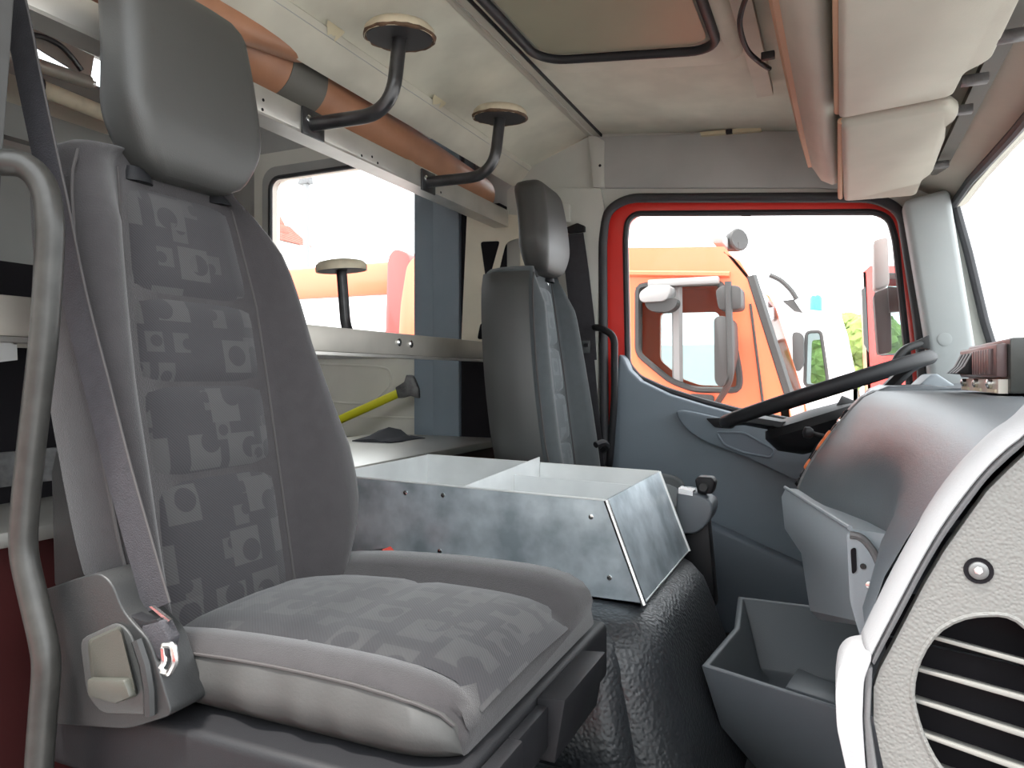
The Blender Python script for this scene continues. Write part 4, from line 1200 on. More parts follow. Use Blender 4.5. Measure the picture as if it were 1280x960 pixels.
# driver side section of the dash, set back behind the wheel
rings = []
for y, sx in ((1.50, 0.03), (1.62, 0.07), (1.80, 0.10), (2.05, 0.10), (2.30, 0.06)):
    rings.append([Vector((x + sx, y, z)) for x, z in ((0.40 - sx, -0.018), (0.16, -0.022), (0.10, -0.026), (0.06, -0.04), (0.03, -0.085), (0.0, -0.15), (-0.01, -0.21), (0.02, -0.38), (0.15, -0.45), (0.42 - sx, -0.45))])
B().loft(rings).build('driver_fascia', 'dash', da, smooth=50)
# instrument hood and pillar vent cowl on top
hood = [at(u, v, Y=1.75) for u, v in ((1078, 502), (1090, 488), (1106, 482), (1170, 482), (1196, 490), (1196, 506))]
B().prism([Vector((p.x, 1.62, p.z)) for p in hood], (0, 0.36, 0)).build('instrument_hood', 'dash', da, bevel=0.006, seg=3)
cw = [at(u, v, Y=2.05) for u, v in ((1136, 490), (1160, 468), (1168, 467), (1206, 492), (1206, 505), (1136, 505))]
cwp = B().prism([Vector((p.x, 2.0, p.z)) for p in cw], (0, 0.2, 0)).build('corner_cowl', 'dash_light', da, bevel=0.005)
# switch strip seen edge-on along the driver's side of the centre section
sw = B()
swl = []
for i, (x, z) in enumerate(farP[3:]):
    swl.append(Vector((x - 0.004, 1.505, z)))
B().prism(swl + [p + Vector((0.04, 0, 0)) for p in reversed(swl)], (0, 0.02, 0)).build('console_edge', 'dash_bead', da)
cp = B().prism([p + Vector((0.004, 0.02, 0)) for p in swl] + [p + Vector((0.06, 0.02, 0)) for p in reversed(swl)], (0, 0.16, 0)).build('centre_console', 'dash', da)
kn = [(1066, 512, 'black_plastic', 0.010), (1056, 518, 'black_plastic', 0.012), (1050, 526, 'bright_metal', 0.009), (1043, 536, 'black_plastic', 0.012), (1034, 545, 'orange_dial', 0.014), (1026, 556, 'orange_dial', 0.018), (1019, 568, 'black_plastic', 0.017), (1010, 580, 'orange_dial', 0.013), (1004, 592, 'black_plastic', 0.011), (998, 602, 'black_plastic', 0.010)]
for (u, v, m_, r_) in kn:
    p = at(u, v, Y=1.56)
    B().lathe(p + Vector((0.02, 0, -0.012)), (-0.85, 0, 0.52), [(r_, 0), (r_, 0.022), (r_ * 0.8, 0.027), (r_ * 0.3, 0.028)], 14).build('rotary_knob', m_, cp)
p = at(1030, 548, Y=1.54)
B().tube([at(1030, 545, Y=1.58), at(1014, 541, Y=1.58)], 0.004, 8).build('stalk', 'black_plastic', cp)
B().lathe(at(1012, 541, Y=1.575), (-1, -0.3, 0.1), [(0.008, -0.006), (0.012, 0), (0.011, 0.010), (0.004, 0.013)], 12).build('stalk_knob', 'black_plastic', cp)
# lower console with flange cheek
nR = [(0.018, -0.203), (0.014, -0.212), (0.016, -0.25), (0.019, -0.275), (0.034, -0.325), (0.045, -0.33), (0.075, -0.33), (0.075, -0.207)]
fR = [(-0.090, -0.220), (-0.098, -0.238), (-0.092, -0.30), (-0.062, -0.345), (-0.046, -0.455), (-0.03, -0.47), (0.28, -0.47), (0.28, -0.228)]
rings = []
for i in range(7):
    t = i / 6
    rings.append([Vector((a[0] + (b[0] - a[0]) * t, 1.056 + 0.454 * t, a[1] + (b[1] - a[1]) * t)) for a, b in zip(nR, fR)])
lc = B().loft(rings).build('lower_console', 'dash_light', da, smooth=35)
B().tube([r[0] + Vector((-0.001, 0, 0.001)) for r in rings], 0.0035, 8).build('console_lip', 'dash_light', lc)
B().box((0.22, YE + 0.03, -0.44), (0.25, 1.30, -0.225)).build('glove_panel', 'dash', da, bevel=0.006)
ck = fillet_loop([at(u, v, Y=1.045) for u, v in ((1058, 668), (1076, 670), (1092, 688), (1105, 720), (1107, 750), (1098, 790), (1078, 806), (1062, 752))], [0.004, 0.012, 0.02, 0.02, 0.02, 0.02, 0.01, 0.01], 4)
ckm = B().prism(ck, (0, 0.014, 0)).build('console_cheek', 'dash_light', da, bevel=0.003)
B().tube(ck[4:22], 0.005, 8).build('cheek_bead', 'dash_bead', ckm)
B().prism(fillet_loop([at(u, v, Y=1.044) for u, v in ((1063, 686), (1070, 684), (1071, 714), (1065, 718))], 0.004, 3), (0, -0.001, 0)).build('slot', 'void', ckm)
B().lathe(at(1087, 731, Y=1.044), (0, -1, 0), [(0.0055, 0), (0.005, 0.002), (0.002, 0.003)], 10).build('screw', 'bright_metal', ckm)
B().lathe(at(1079, 708, Y=1.044), (0, -1, 0), [(0.004, 0), (0.0035, 0.001), (0.002, 0.001)], 10).build('screw', 'grey_plastic', ckm)
# bright end panel
ep = [(1300, 538), (1286, 564), (1260, 588), (1234, 614), (1208, 650), (1181, 688), (1156, 730), (1132, 776), (1112, 814), (1100, 836), (1092, 860), (1092, 900), (1100, 940), (1110, 985), (1125, 1060), (1500, 1060), (1500, 480), (1400, 478)]
vent = [(1235, 768), (1205, 772), (1176, 786), (1156, 810), (1144, 838), (1140, 868), (1146, 900), (1158, 932), (1176, 962), (1205, 990), (1250, 1003), (1290, 1000), (1322, 975), (1332, 930), (1325, 870), (1308, 820), (1284, 785), (1260, 770)]
eo = [at(u, v, Y=YE) for u, v in ep]
vo = smooth_path([at(u, v, Y=YE) for u, v in vent], 2, closed=True)
B().plate(eo, [vo], (0, 0.012, 0)).build('end_panel', 'dash_end', da, label='pale leather-grained end panel')
endp = da.children[-1]
B().tube([p + Vector((0, 0.001, 0)) for p in vo], 0.0022, 8, closed=True).build('vent_rim', 'dash_end', endp)
B().prism([at(u, v, Y=YE + 0.033) for u, v in ((1104, 745), (1400, 740), (1400, 1060), (1120, 1060))], (0, 0.004, 0)).build('vent_back', 'void', endp)
sl = [((1158, 792), (1345, 842)), ((1142, 833), (1345, 888)), ((1140, 872), (1345, 936)), ((1154, 917), (1345, 982)), ((1176, 962), (1345, 1020))]
for (a, b) in sl:
    p0 = at(*a, Y=YE + 0.006)
    p1 = at(*b, Y=YE + 0.006)
    B().prism([p0, p1, p1 + Vector((0, 0, -0.0045)), p0 + Vector((0, 0, -0.0030))], (0, 0.024, -0.0055)).build('vent_slat', 'slat', endp, bevel=0.0008)
scw = B().lathe(at(1223, 713, Y=YE), (0, -1, 0), [(0.0098, 0.0003), (0.0098, 0.0008), (0.0085, 0.0006), (0.0083, 0.0004)], 20).build('screw_recess', 'void', endp)
B().lathe(at(1223, 713, Y=YE), (0, -1, 0), [(0.0066, 0.0004), (0.0064, 0.0022), (0.0048, 0.0034), (0.0034, 0.0036)], 20).build('hex_screw', 'steel_dark', scw)
B().lathe(at(1223, 713, Y=YE - 0.0036), (0, -1, 0), [(0.0030, 0.0), (0.0030, 0.0005), (0.0016, 0.0006), (0.0004, 0.0006)], 6).build('hex_socket', 'bright_metal', scw)
# rounded bead trim along the edge of the end panel
bd = [(1330, 465), (1280, 520), (1252, 540), (1224, 566), (1196, 597), (1168, 636), (1142, 680), (1118, 724), (1094, 772), (1078, 806)]
bdp = smooth_path([at(u, v, Y=YE) for u, v in bd], 3)
w_in = [(1330, 515), (1285, 562), (1262, 584), (1238, 608), (1210, 646), (1183, 684), (1158, 726), (1134, 772), (1112, 812), (1098, 838)]
wip = smooth_path([at(u, v, Y=YE) for u, v in w_in], 3)
rings, rings2 = [], []
for a, b in zip(bdp, wip):
    d = b - a
    rings.append([a + Vector((0, 0.03, 0)), a + Vector((0, 0.014, 0)), a + d * 0.2 + Vector((0, 0.001, 0)), a + d * 0.42 + Vector((0, -0.006, 0)), a + d * 0.48 + Vector((0, -0.004, 0)), a + d * 0.5 + Vector((0, 0.03, 0))])
    rings2.append([a + d * 0.47 + Vector((0, 0.02, 0)), a + d * 0.47 + Vector((0, -0.001, 0)), a + d * 0.58 + Vector((0, -0.005, 0)), a + d * 0.72 + Vector((0, -0.004, 0)), a + d * 0.80 + Vector((0, 0.003, 0)), a + d * 0.84 + Vector((0, 0.02, 0))])
B().loft(rings).build('edge_bead', 'dash_rim_skylit', da, smooth=60, label='rounded edge moulding coloured paler for the sky light on it')
B().loft(rings2).build('inner_bead', 'dash_bead', da, smooth=60)
# lower moulding below the bead
lm = [(1092, 818), (1060, 822), (1048, 836), (1044, 866), (1046, 910), (1058, 965), (1075, 1030), (1092, 1030), (1082, 960), (1078, 900), (1080, 850)]
lo = fillet_loop([at(u, v, Y=YE - 0.012) for u, v in lm], 0.006, 3)
mo = B().prism(lo, (0, 0.05, 0)).build('lower_moulding', 'dash_rim_skylit', da, bevel=0.004, seg=3)  # shares the edge's lightened colour, painted-in sky glare
B().prism([at(u, v, Y=YE - 0.008) for u, v in ((1081, 836), (1091, 834), (1088, 900), (1098, 970), (1112, 1030), (1095, 1030), (1084, 965), (1079, 900))], (0, 0.02, 0)).build('channel_rib', 'dash_bead', mo, bevel=0.002)

# ---- radio unit on the dash top
ra = thing('radio_unit', (0.29, 1.16, -0.03), 'black boxy control unit with switches standing on the dashboard', 'radio')
xr = 0.19
q0, q1 = 1.03, 1.33
rb = B().box((xr, q0, -0.0215), (0.385, q1, 0.046)).build('case', 'radio_black', ra, bevel=0.003)
fc = B().box((xr - 0.012, q0 + 0.012, -0.002), (xr, q1 - 0.005, 0.040)).build('face_plate', 'radio_face', ra, bevel=0.003)
for i in range(7):
    y = q0 + 0.035 + i * 0.018
    B().box((xr - 0.0165, y, 0.002), (xr - 0.0115, y + 0.011, 0.034)).build('push_key', 'radio_face', fc, bevel=0.001)
for i in range(4):
    y = q0 + 0.175 + i * 0.030
    B().prism([(xr - 0.012, y, 0.034), (xr - 0.022, y, 0.014), (xr - 0.032, y, 0.004), (xr - 0.012, y, 0.002)], (0, 0.022, 0)).build('rocker_switch', 'black_plastic', fc, bevel=0.001)
lp = B().box((xr - 0.010, q0 + 0.012, -0.0215), (xr, q1 - 0.005, -0.004)).build('lower_plate', 'alu_dull', ra)
for i in range(3):
    y = q0 + 0.05 + i * 0.10
    B().lathe((xr - 0.010, y, -0.010), (-1, 0, 0), [(0.006, 0), (0.006, 0.005), (0.003, 0.007)], 10).build('screw', 'bright_metal', lp)
    B().box((xr - 0.0125, y - 0.03, -0.0205), (xr - 0.010, y + 0.02, -0.0165)).build('label_strip', 'disc_cream', lp)

# ================================================================== STEERING WHEEL
sw = thing('steering_wheel', (-0.03, 1.90, -0.035), 'black steering wheel seen almost edge-on before the driver window', 'steering wheel')
Cw = Vector((-0.03, 1.90, -0.037))
tl = math.radians(19.5)
axn = Vector((-math.sin(tl), 0.028, math.cos(tl))).normalized()
ex = Vector((math.cos(tl), 0, math.sin(tl)))
ex = (ex - axn * ex.dot(axn)).normalized()
ey = axn.cross(ex)
R = 0.238
B().tube([Cw + (ex * math.cos(a) + ey * math.sin(a)) * R for a in [2 * math.pi * i / 64 for i in range(64)]], 0.0165, 14, closed=True).build('rim', 'black_plastic', sw)
B().lathe(Cw - axn * 0.085 - ex * 0.045, axn, [(0.05, -0.045), (0.10, -0.02), (0.118, 0.015), (0.112, 0.034), (0.08, 0.048), (0.005, 0.052)], 32).build('hub', 'black_plastic', sw)
for a in (25, 155, 205, 335):
    q = math.radians(a)
    dv_ = ex * math.cos(q) + ey * math.sin(q)
    sd_ = axn.cross(dv_)
    rings = []
    for k, (r_, h_, w_) in enumerate(((0.06, -0.062, 0.05), (0.13, -0.048, 0.035), (0.20, -0.012, 0.030), (0.238, -0.002, 0.03))):
        c_ = Cw + dv_ * r_ + axn * h_
        rings.append([c_ - sd_ * w_ - axn * 0.01, c_ + sd_ * w_ - axn * 0.01, c_ + sd_ * w_ * 0.8 + axn * 0.008, c_ - sd_ * w_ * 0.8 + axn * 0.008])
    B().loft(rings).build('spoke', 'black_plastic', sw, bevel=0.003)
B().tube([Cw - axn * 0.09 - ex * 0.03, Cw - axn * 0.14 + ex * 0.02, Cw - axn * 0.30 + ex * 0.10], [0.095, 0.10, 0.10], 24).build('column_shroud', 'black_plastic', sw)
B().tube([Cw - axn * 0.12 + ey * 0.08, Cw - axn * 0.10 + ey * 0.19 + ex * -0.02], [0.008, 0.011], 10).build('indicator_stalk', 'black_plastic', sw)

# ================================================================== OVERHEAD SHELF AND SUN VISORS
os_ = thing('overhead_shelf', (-0.04, 1.4, 0.53), 'cream padded overhead shelf running across the cab front', 'shelf')
rings = []
for y, dx, dz in ((0.45, -0.01, 0.03), (0.9, -0.005, 0.02), (1.3, 0.0, 0.012), (1.7, 0.008, 0.0), (2.0, 0.015, 0.0), (2.2, 0.02, 0.004), (2.26, 0.022, 0.02)):
    rings.append([Vector((x + dx, y, z + dz)) for x, z in ((-0.105, 0.70), (-0.098, 0.64), (-0.082, 0.585), (-0.058, 0.545), (-0.03, 0.53), (-0.012, 0.535), (-0.004, 0.56), (-0.004, 0.72), (-0.03, 0.74))])
sh = B().loft(rings).build('padded_shelf', 'visor', os_, smooth=60)
B().loft([[r[1] + Vector((-0.010, 0, 0.004)), r[2] + Vector((-0.010, 0, 0)), r[2] + Vector((0.002, 0, 0.0)), r[1] + Vector((0.002, 0, 0))] for r in rings]).build('worn_edge', 'visor_edge', sh)
B().tube(fillet([at(985, 60, Z=0.64), at(1003, 120, Z=0.62), at(1018, 180, Z=0.60)], 0.05), 0.007, 8).build('edge_trim', 'visor_edge', sh)
B().box((-0.19, 0.60, 0.735), (-0.15, 2.0, 0.752)).build('cable_cover', 'liner_dirty', os_)
cb = [at(940, -20, Z=0.70), at(928, 10, Z=0.70), at(925, 34, Z=0.69), at(934, 62, Z=0.69), at(950, 78, Z=0.69), at(962, 86, Z=0.69)]
tag(B().tube(smooth_path(cb, 5), 0.0055, 8).build('loose_cable', 'rubber', base=True), 'black cable looping out of the overhead shelf edge', 'cable')
p = at(960, 70, Z=0.69)
tag(B().box((p.x - 0.014, p.y - 0.008, 0.682), (p.x + 0.014, p.y + 0.006, 0.698)).build('cable_clip', 'rubber', base=True, bevel=0.002), 'small black clip holding the looping cable', 'clip')


def sun_visor(label, outline, zc, clip):
    v = thing('sun_visor', outline[0], label, 'sun visor', 'sun visors above the windscreen')
    lo = fillet_loop(outline, 0.02, 4)
    cen = sum(lo, Vector()) / len(lo)
    rings = []
    for s_, dz in ((0.93, 0.016), (0.985, 0.010), (1.0, 0.0), (0.985, -0.010), (0.93, -0.015)):
        rings.append([cen + (p - cen) * s_ + Vector((0, 0, dz)) for p in lo])
    b = B().loft(rings).build('visor_pad', 'visor', v, smooth=60)
    ed = [p for p in lo if p.x < cen.x - 0.06]
    y0, y1 = min(p.y for p in ed), max(p.y for p in ed)
    x = min(p.x for p in lo)
    B().tube([(x + 0.001, y0 + 0.015, ed[0].z), (x + 0.003, y1 - 0.015, ed[-1].z)], 0.007, 8).build('worn_edge', 'visor_edge', b)
    for c_ in clip:
        q = Vector(c_)
        B().box((q.x - 0.012, q.y - 0.010, q.z - 0.008), (q.x + 0.03, q.y + 0.010, q.z + 0.008)).build('hinge_clip', 'steel_dark', v, bevel=0.002)
    return v


zv = 0.525
v2 = [Vector((0.008, 1.60, zv - .005)), Vector((0.195, 1.58, zv)), Vector((0.222, 1.64, zv)), Vector((0.205, 1.70, zv)), Vector((0.215, 1.80, zv)), Vector((0.222, 2.10, zv)), Vector((0.205, 2.17, zv)), Vector((0.20, 2.26, zv - .02)), Vector((0.02, 2.25, zv - .02))]
v1 = [Vector((0.0, 0.80, zv + .01)), Vector((0.235, 0.80, zv + .015)), Vector((0.232, 1.40, zv + .004)), Vector((0.20, 1.44, zv + .004)), Vector((0.195, 1.545, zv)), Vector((0.004, 1.575, zv - .004))]
sun_visor('larger nearer cream sun visor at the top right edge', v1, zv, ((0.24, 1.33, zv), (0.215, 1.50, zv)))
sun_visor('smaller cream sun visor above the driver door corner', v2, zv, ((0.215, 1.66, zv), (0.225, 2.07, zv)))
tag(B().box((0.235, 0.5, 0.545), (0.265, 2.25, 0.56)).build('visor_rail', 'tape', base=True), 'dark mounting rail along the edge of the sun visors', 'rail')

# ================================================================== OUTSIDE
em_ = thing('exterior_mirror', at(1104, 442, Y=2.72), 'dark exterior mirror seen through the driver window edge', 'mirror')
B().prism(fillet_loop([at(u, v, Y=2.70) for u, v in ((1092, 366), (1113, 358), (1115, 440), (1098, 444))], 0.012, 3), (0, 0.14, 0)).build('mirror_housing', 'cab_dark', em_, bevel=0.008)
B().prism([at(u, v, Y=2.66) for u, v in ((1110, 358), (1140, 360), (1140, 388), (1112, 390))], (0, 0.04, 0)).build('mirror_arm', 'cab_dark', em_)
B().box((0.205, 2.482, 0.22), (0.235, 2.70, 0.29)).build('mirror_mount', 'cab_dark', em_)
B().prism(fillet_loop([at(u, v, Y=2.74) for u, v in ((1092, 300), (1110, 296), (1112, 356), (1093, 362))], 0.012, 3), (0, 0.12, 0)).build('upper_mirror', 'cab_grey', em_, bevel=0.008)


def wheel(par, c, r, w, name='wheel'):
    t = B().lathe(Vector(c), (0, 1, 0), [(r * 0.6, 0), (r * 0.95, 0.0), (r, w * 0.15), (r, w * 0.85), (r * 0.95, w), (r * 0.6, w)], 28).build('wheel', 'tyre', par)
    B().lathe(Vector(c), (0, -1, 0), [(r * 0.6, -0.05), (r * 0.58, 0.0), (r * 0.3, -0.02), (0.02, 0.02)], 20).build('wheel_rim', 'cab_grey', t)


def outside_cab(par, Y0, Y1, side, win, body, fs=0.0):
    """truck cab from a side outline in the X-Z plane; sides, windows, roof, front and back are separate parts"""
    so = [Vector((x, Y0, z)) for x, z in side]
    wo = [fillet_loop([Vector((x, Y0, z)) for x, z in w], 0.05, 3) for w in win]
    D = Vector((0, Y1 - Y0, 0))
    B().plate(so, wo, (0, 0.06, 0)).build('cab_side', body, par)
    B().plate([p + D for p in so], [[q + D + Vector((fs, 0, 0)) for q in w] for w in wo], (0, -0.06, 0)).build('cab_side', body, par)
    for w in wo:
        B().prism([p + Vector((0, 0.03, 0)) for p in w], (0, 0.004, 0)).build('side_pane', 'glass_tint', par)
        B().prism([p + D + Vector((fs, -0.03, 0)) for p in w], (0, 0.004, 0)).build('side_pane', 'glass_tint', par)
        B().tube(w, 0.02, 6, closed=True).build('window_seal', 'cab_dark', par)
    return so, D


# --- orange fire truck parked alongside
YT = 4.7
ft1 = thing('fire_truck', (-2.2, YT + 1.1, -2.0), 'orange red fire truck parked alongside, seen through the driver window', 'truck')
P2 = lambda u, v, Y=YT: (at(u, v, Y=Y).x, at(u, v, Y=Y).z)
sd1 = [P2(700, 318), P2(905, 316), P2(925, 326), P2(936, 345), P2(985, 500), P2(998, 560), P2(1000, 640), P2(1000, 760), P2(700, 760)]
w1 = [P2(797, 357), P2(900, 353), P2(906, 366), P2(925, 470), P2(924, 488), P2(868, 487), P2(838, 476), P2(797, 442)]
so, D = outside_cab(ft1, YT, YT + 2.2, sd1, [w1], 'orange_paint', -0.33)
B().prism([so[0], so[1], so[1] + D, so[0] + D], (0, 0, 0.04)).build('cab_roof', 'orange_paint', ft1)
B().prism([so[1] + Vector((0, 0, 0.04)), so[3], so[3] + D, so[1] + D + Vector((0, 0, 0.04))], (0, 0, -0.03)).build('roof_brow', 'orange_paint', ft1)
B().tube([Vector((*[at(700, 341, Y=YT).x, YT - 0.01, at(700, 341, Y=YT).z],)), at(912, 343, Y=YT - 0.01)], 0.02, 6).build('roof_gutter', 'orange_paint', ft1)
B().prism([so[3], so[4], so[4] + D, so[3] + D], (-0.01, 0, 0)).build('windscreen', 'glass_tint', ft1)
B().tube([so[3] + Vector((0.01, 0.02, 0)), so[4] + Vector((0.01, 0.02, 0))], 0.035, 6).build('windscreen_seal', 'cab_dark', ft1)
B().prism([so[4], so[6], so[7], so[7] + D, so[6] + D, so[4] + D], (-0.05, 0, 0)).build('cab_front', 'orange_paint', ft1)
B().prism([so[0], so[8], so[8] + D, so[0] + D], (0.05, 0, 0)).build('cab_back', 'cab_grey', ft1)
B().box((so[0].x, YT + 0.05, so[8].z - 0.05), (so[7].x, YT + 2.15, so[8].z)).build('cab_floor', 'cab_dark', ft1)
B().tube([Vector((at(846, 470, Y=YT).x, YT + 0.03, at(846, 480, Y=YT).z)), Vector((at(845, 360, Y=YT).x, YT + 0.03, at(845, 356, Y=YT).z))], 0.035, 6).build('window_post', 'cab_grey', ft1)
B().prism(fillet_loop([at(u, v, Y=YT - 0.02) for u, v in ((862, 492), (892, 494), (892, 508), (862, 505))], 0.02, 3), (0, 0.03, 0)).build('door_handle', 'cab_dark', ft1)
B().tube([Vector((at(938, 350, Y=YT).x, YT - 0.005, at(938, 380, Y=YT).z)), at(962, 570, Y=YT - 0.005)], 0.008, 6).build('door_gap', 'cab_dark', ft1)
ym = YT - 0.28
mr = B().prism(fillet_loop([at(u, v, Y=ym) for u, v in ((892, 398), (900, 394), (916, 398), (918, 440), (912, 470), (902, 486), (893, 478))], 0.05, 3), (0, 0.22, 0)).build('main_mirror', 'cab_dark', ft1, bevel=0.02)
B().prism(fillet_loop([at(u, v, Y=ym) for u, v in ((894, 362), (904, 356), (926, 357), (927, 386), (898, 388))], 0.03, 3), (0, 0.2, 0)).build('upper_mirror', 'cab_dark', ft1, bevel=0.02)
B().tube(fillet([at(910, 352, Y=ym), at(912, 410, Y=ym), at(914, 470, Y=ym), at(908, 486, Y=ym + .1), at(896, 505, Y=YT)], 0.2), 0.02, 8).build('mirror_arm', 'cab_dark', ft1)
B().prism(fillet_loop([at(u, v, Y=ym + 0.1) for u, v in ((798, 366), (812, 356), (838, 356), (838, 364), (832, 376), (800, 378))], 0.03, 3), (0, 0.2, 0)).build('kerb_mirror', 'cab_grey', ft1, bevel=0.02)
B().prism(fillet_loop([at(u, v, Y=ym + 0.12) for u, v in ((804, 378), (846, 372), (846, 382), (836, 390), (812, 389))], 0.03, 3), (0, 0.12, 0)).build('kerb_mirror_glass', 'cab_dark', ft1)
B().box((at(812, 350, Y=YT).x, YT - 0.06, at(812, 360, Y=YT).z), (at(900, 350, Y=YT).x, YT, at(812, 351, Y=YT).z)).build('mirror_bar', 'cab_grey', ft1, bevel=0.01)
lamp = B().lathe(at(918, 302, Y=YT + 0.5), (0.6, -0.6, 0.1), [(0.05, -0.08), (0.075, 0.0), (0.08, 0.05), (0.07, 0.06)], 14).build('search_lamp', 'cab_dark', ft1)
B().box((at(912, 318, Y=YT + .5).x, YT + 0.44, so[0].z + 0.03), (at(925, 318, Y=YT + .5).x, YT + 0.56, at(918, 305, Y=YT + 0.5).z)).build('lamp_bracket', 'cab_dark', ft1)
B().box((at(893, 312, Y=YT + .3).x, YT + 0.2, so[0].z + 0.03), (at(907, 312, Y=YT + .3).x, YT + 0.5, so[0].z + 0.11)).build('roof_fitting', 'cab_grey', ft1, bevel=0.02)
# superstructure behind the cab
bx0 = at(340, 400, Y=YT).x - 2.0
zt1 = at(440, 349, Y=YT).z
B().box((bx0, YT, -1.0), (so[0].x - 0.95, YT + 2.2, zt1 - 0.12)).build('body_box', 'white_paint', ft1, bevel=0.03)
B().box((bx0 - 0.01, YT - 0.02, zt1 - 0.14), (so[0].x - 0.94, YT + 2.22, zt1 + 0.12)).build('body_band', 'orange_paint', ft1, bevel=0.03)
rc = [at(u, v, Y=YT - 0.1) for u, v in ((484, 322), (492, 310), (512, 316), (514, 450), (480, 450))]
B().prism(fillet_loop(rc, 0.06, 3), (0, 2.2, 0)).build('red_locker', 'red_paint', ft1, bevel=0.02)
rc = [at(u, v, Y=YT - 0.25) for u, v in ((508, 330), (520, 318), (535, 320), (535, 450), (496, 450), (500, 380))]
B().prism(fillet_loop(rc, 0.06, 3), (0, 0.5, 0)).build('pink_fender', 'orange_paint', ft1, bevel=0.02)
B().box((bx0 + 0.2, YT + 0.3, -1.45), (so[7].x - 0.2, YT + 1.9, -1.0)).build('chassis', 'cab_dark', ft1)
for x in (so[7].x - 0.9, bx0 + 1.5):
    wheel(ft1, (x, YT + 0.05, -1.5), 0.5, 0.3)
    wheel(ft1, (x, YT + 1.85, -1.5), 0.5, 0.3)
B().box((so[8].x, YT, -1.5), (so[7].x, YT + 2.2, so[8].z)).build('cab_lower', 'orange_paint', ft1)

# --- white truck farther off with blue beacon
Y2 = 9.5
t2 = thing('white_truck', (1.0, Y2 + 1.1, -2.0), 'white truck with blue beacon farther off beyond the orange truck', 'truck')
Q = lambda u, v: (at(u, v, Y=Y2).x, at(u, v, Y=Y2).z)
sd2 = [Q(940, 400), Q(1005, 392), Q(1052, 396), Q(1060, 420), Q(1072, 480), Q(1074, 560), Q(1074, 660), Q(940, 660)]
w2 = [Q(1008, 415), Q(1026, 414), Q(1034, 470), Q(1034, 482), Q(1006, 482)]
so2, D2 = outside_cab(t2, Y2, Y2 + 2.2, sd2, [w2], 'white_paint')
B().prism([so2[0], so2[1], so2[2], so2[2] + D2, so2[1] + D2, so2[0] + D2], (0, 0, 0.05)).build('cab_roof', 'white_paint', t2)
B().prism([so2[3], so2[4], so2[4] + D2, so2[3] + D2], (-0.02, 0, 0)).build('windscreen', 'glass_tint', t2)
B().prism([so2[4], so2[6], so2[6] + D2, so2[4] + D2], (-0.05, 0, 0)).build('cab_front', 'white_paint', t2)
p = at(1020, 392, Y=Y2 + 0.4)
B().lathe(p, (0, 0, 1), [(0.085, 0), (0.085, 0.03), (0.075, 0.035), (0.072, 0.20), (0.05, 0.23), (0.01, 0.235)], 18).build('blue_beacon', 'blue_lens', t2)
B().prism(fillet_loop([at(u, v, Y=Y2 - .3) for u, v in ((990, 414), (1004, 416), (1005, 455), (998, 465), (991, 462))], 0.08, 3), (0, 0.25, 0)).build('mirror', 'cab_dark', t2, bevel=0.03)
B().tube(smooth_path([at(u, v, Y=Y2 - .3) for u, v in ((962, 344), (975, 350), (988, 362), (996, 374))], 4), 0.03, 8).build('mirror_arm', 'cab_dark', t2)
B().prism([at(u, v, Y=Y2 - .3) for u, v in ((978, 376), (992, 374), (1003, 390), (992, 388))], (0, 0.2, 0)).build('front_mirror', 'cab_dark', t2)
B().box((so2[0].x - 4, Y2 + 0.05, -1.0), (so2[0].x - 0.1, Y2 + 2.15, so2[0].z - 0.3)).build('body_box', 'white_paint', t2)
for x in (so2[6].x - 0.9, so2[0].x - 2.5):
    wheel(t2, (x, Y2 + 0.02, -1.5), 0.5, 0.3)

# --- red truck to the right
Y3 = 16.0
t3 = thing('red_truck', (1.2, Y3 + 1.1, -2.0), 'distant red truck standing behind the exterior mirror', 'truck')
Q3 = lambda u, v: (at(u, v, Y=Y3).x, at(u, v, Y=Y3).z)
sd3 = [Q3(1079, 340), Q3(1088, 332), Q3(1182, 332), Q3(1182, 680), Q3(1085, 680), Q3(1088, 560)]
w3 = [Q3(1093, 342), Q3(1172, 342), Q3(1172, 440), Q3(1099, 444)]
so3, D3 = outside_cab(t3, Y3, Y3 + 2.2, sd3, [w3], 'red_paint')
B().prism([so3[0], so3[1], so3[2], so3[2] + D3, so3[1] + D3, so3[0] + D3], (0, 0, 0.05)).build('cab_roof', 'white_paint', t3)
B().prism([so3[0], so3[5], so3[4], so3[4] + D3, so3[5] + D3, so3[0] + D3], (0.05, 0, 0)).build('cab_front', 'red_paint', t3)
B().prism([so3[2], so3[3], so3[3] + D3, so3[2] + D3], (-0.05, 0, 0)).build('cab_back', 'red_paint', t3)
B().prism([at(u, v, Y=Y3 - .2) for u, v in ((1077, 362), (1082, 358), (1084, 400), (1086, 440), (1080, 430))], (0, 0.2, 0)).build('side_mirror', 'cab_dark', t3)
for x in (so3[3].x - 0.6, so3[4].x + 0.5):
    wheel(t3, (x, Y3 + 0.02, -1.5), 0.5, 0.3)

# --- unseen fire engine added behind the camera to block sky light on the near seat
t4 = thing('unseen_fire_engine', (-2.0, -3.1, -2.0), 'unseen white fire engine with silver shutters and red band, added behind the viewer to block sky light', 'truck')
B().box((-6.5, -4.3, -1.35), (0.4, -1.95, 1.25)).build('body', 'white_paint', t4, bevel=0.04)
B().box((0.45, -4.3, -1.5), (2.6, -1.95, 1.0)).build('cab', 'white_paint', t4, bevel=0.12, seg=3)
for i in range(4):
    B().box((-6.4 + i * 1.68, -1.96, -0.75), (-4.8 + i * 1.68, -1.93, 1.05)).build('roller_shutter', 'alu_dull', t4)
B().box((0.9, -1.96, -0.1), (2.2, -1.93, 0.8)).build('cab_window', 'cab_dark', t4)
for x in (-4.8, 1.5):
    wheel(t4, (x, -2.28, -1.5), 0.5, 0.3)
    wheel(t4, (x, -4.25, -1.5), 0.5, 0.3)
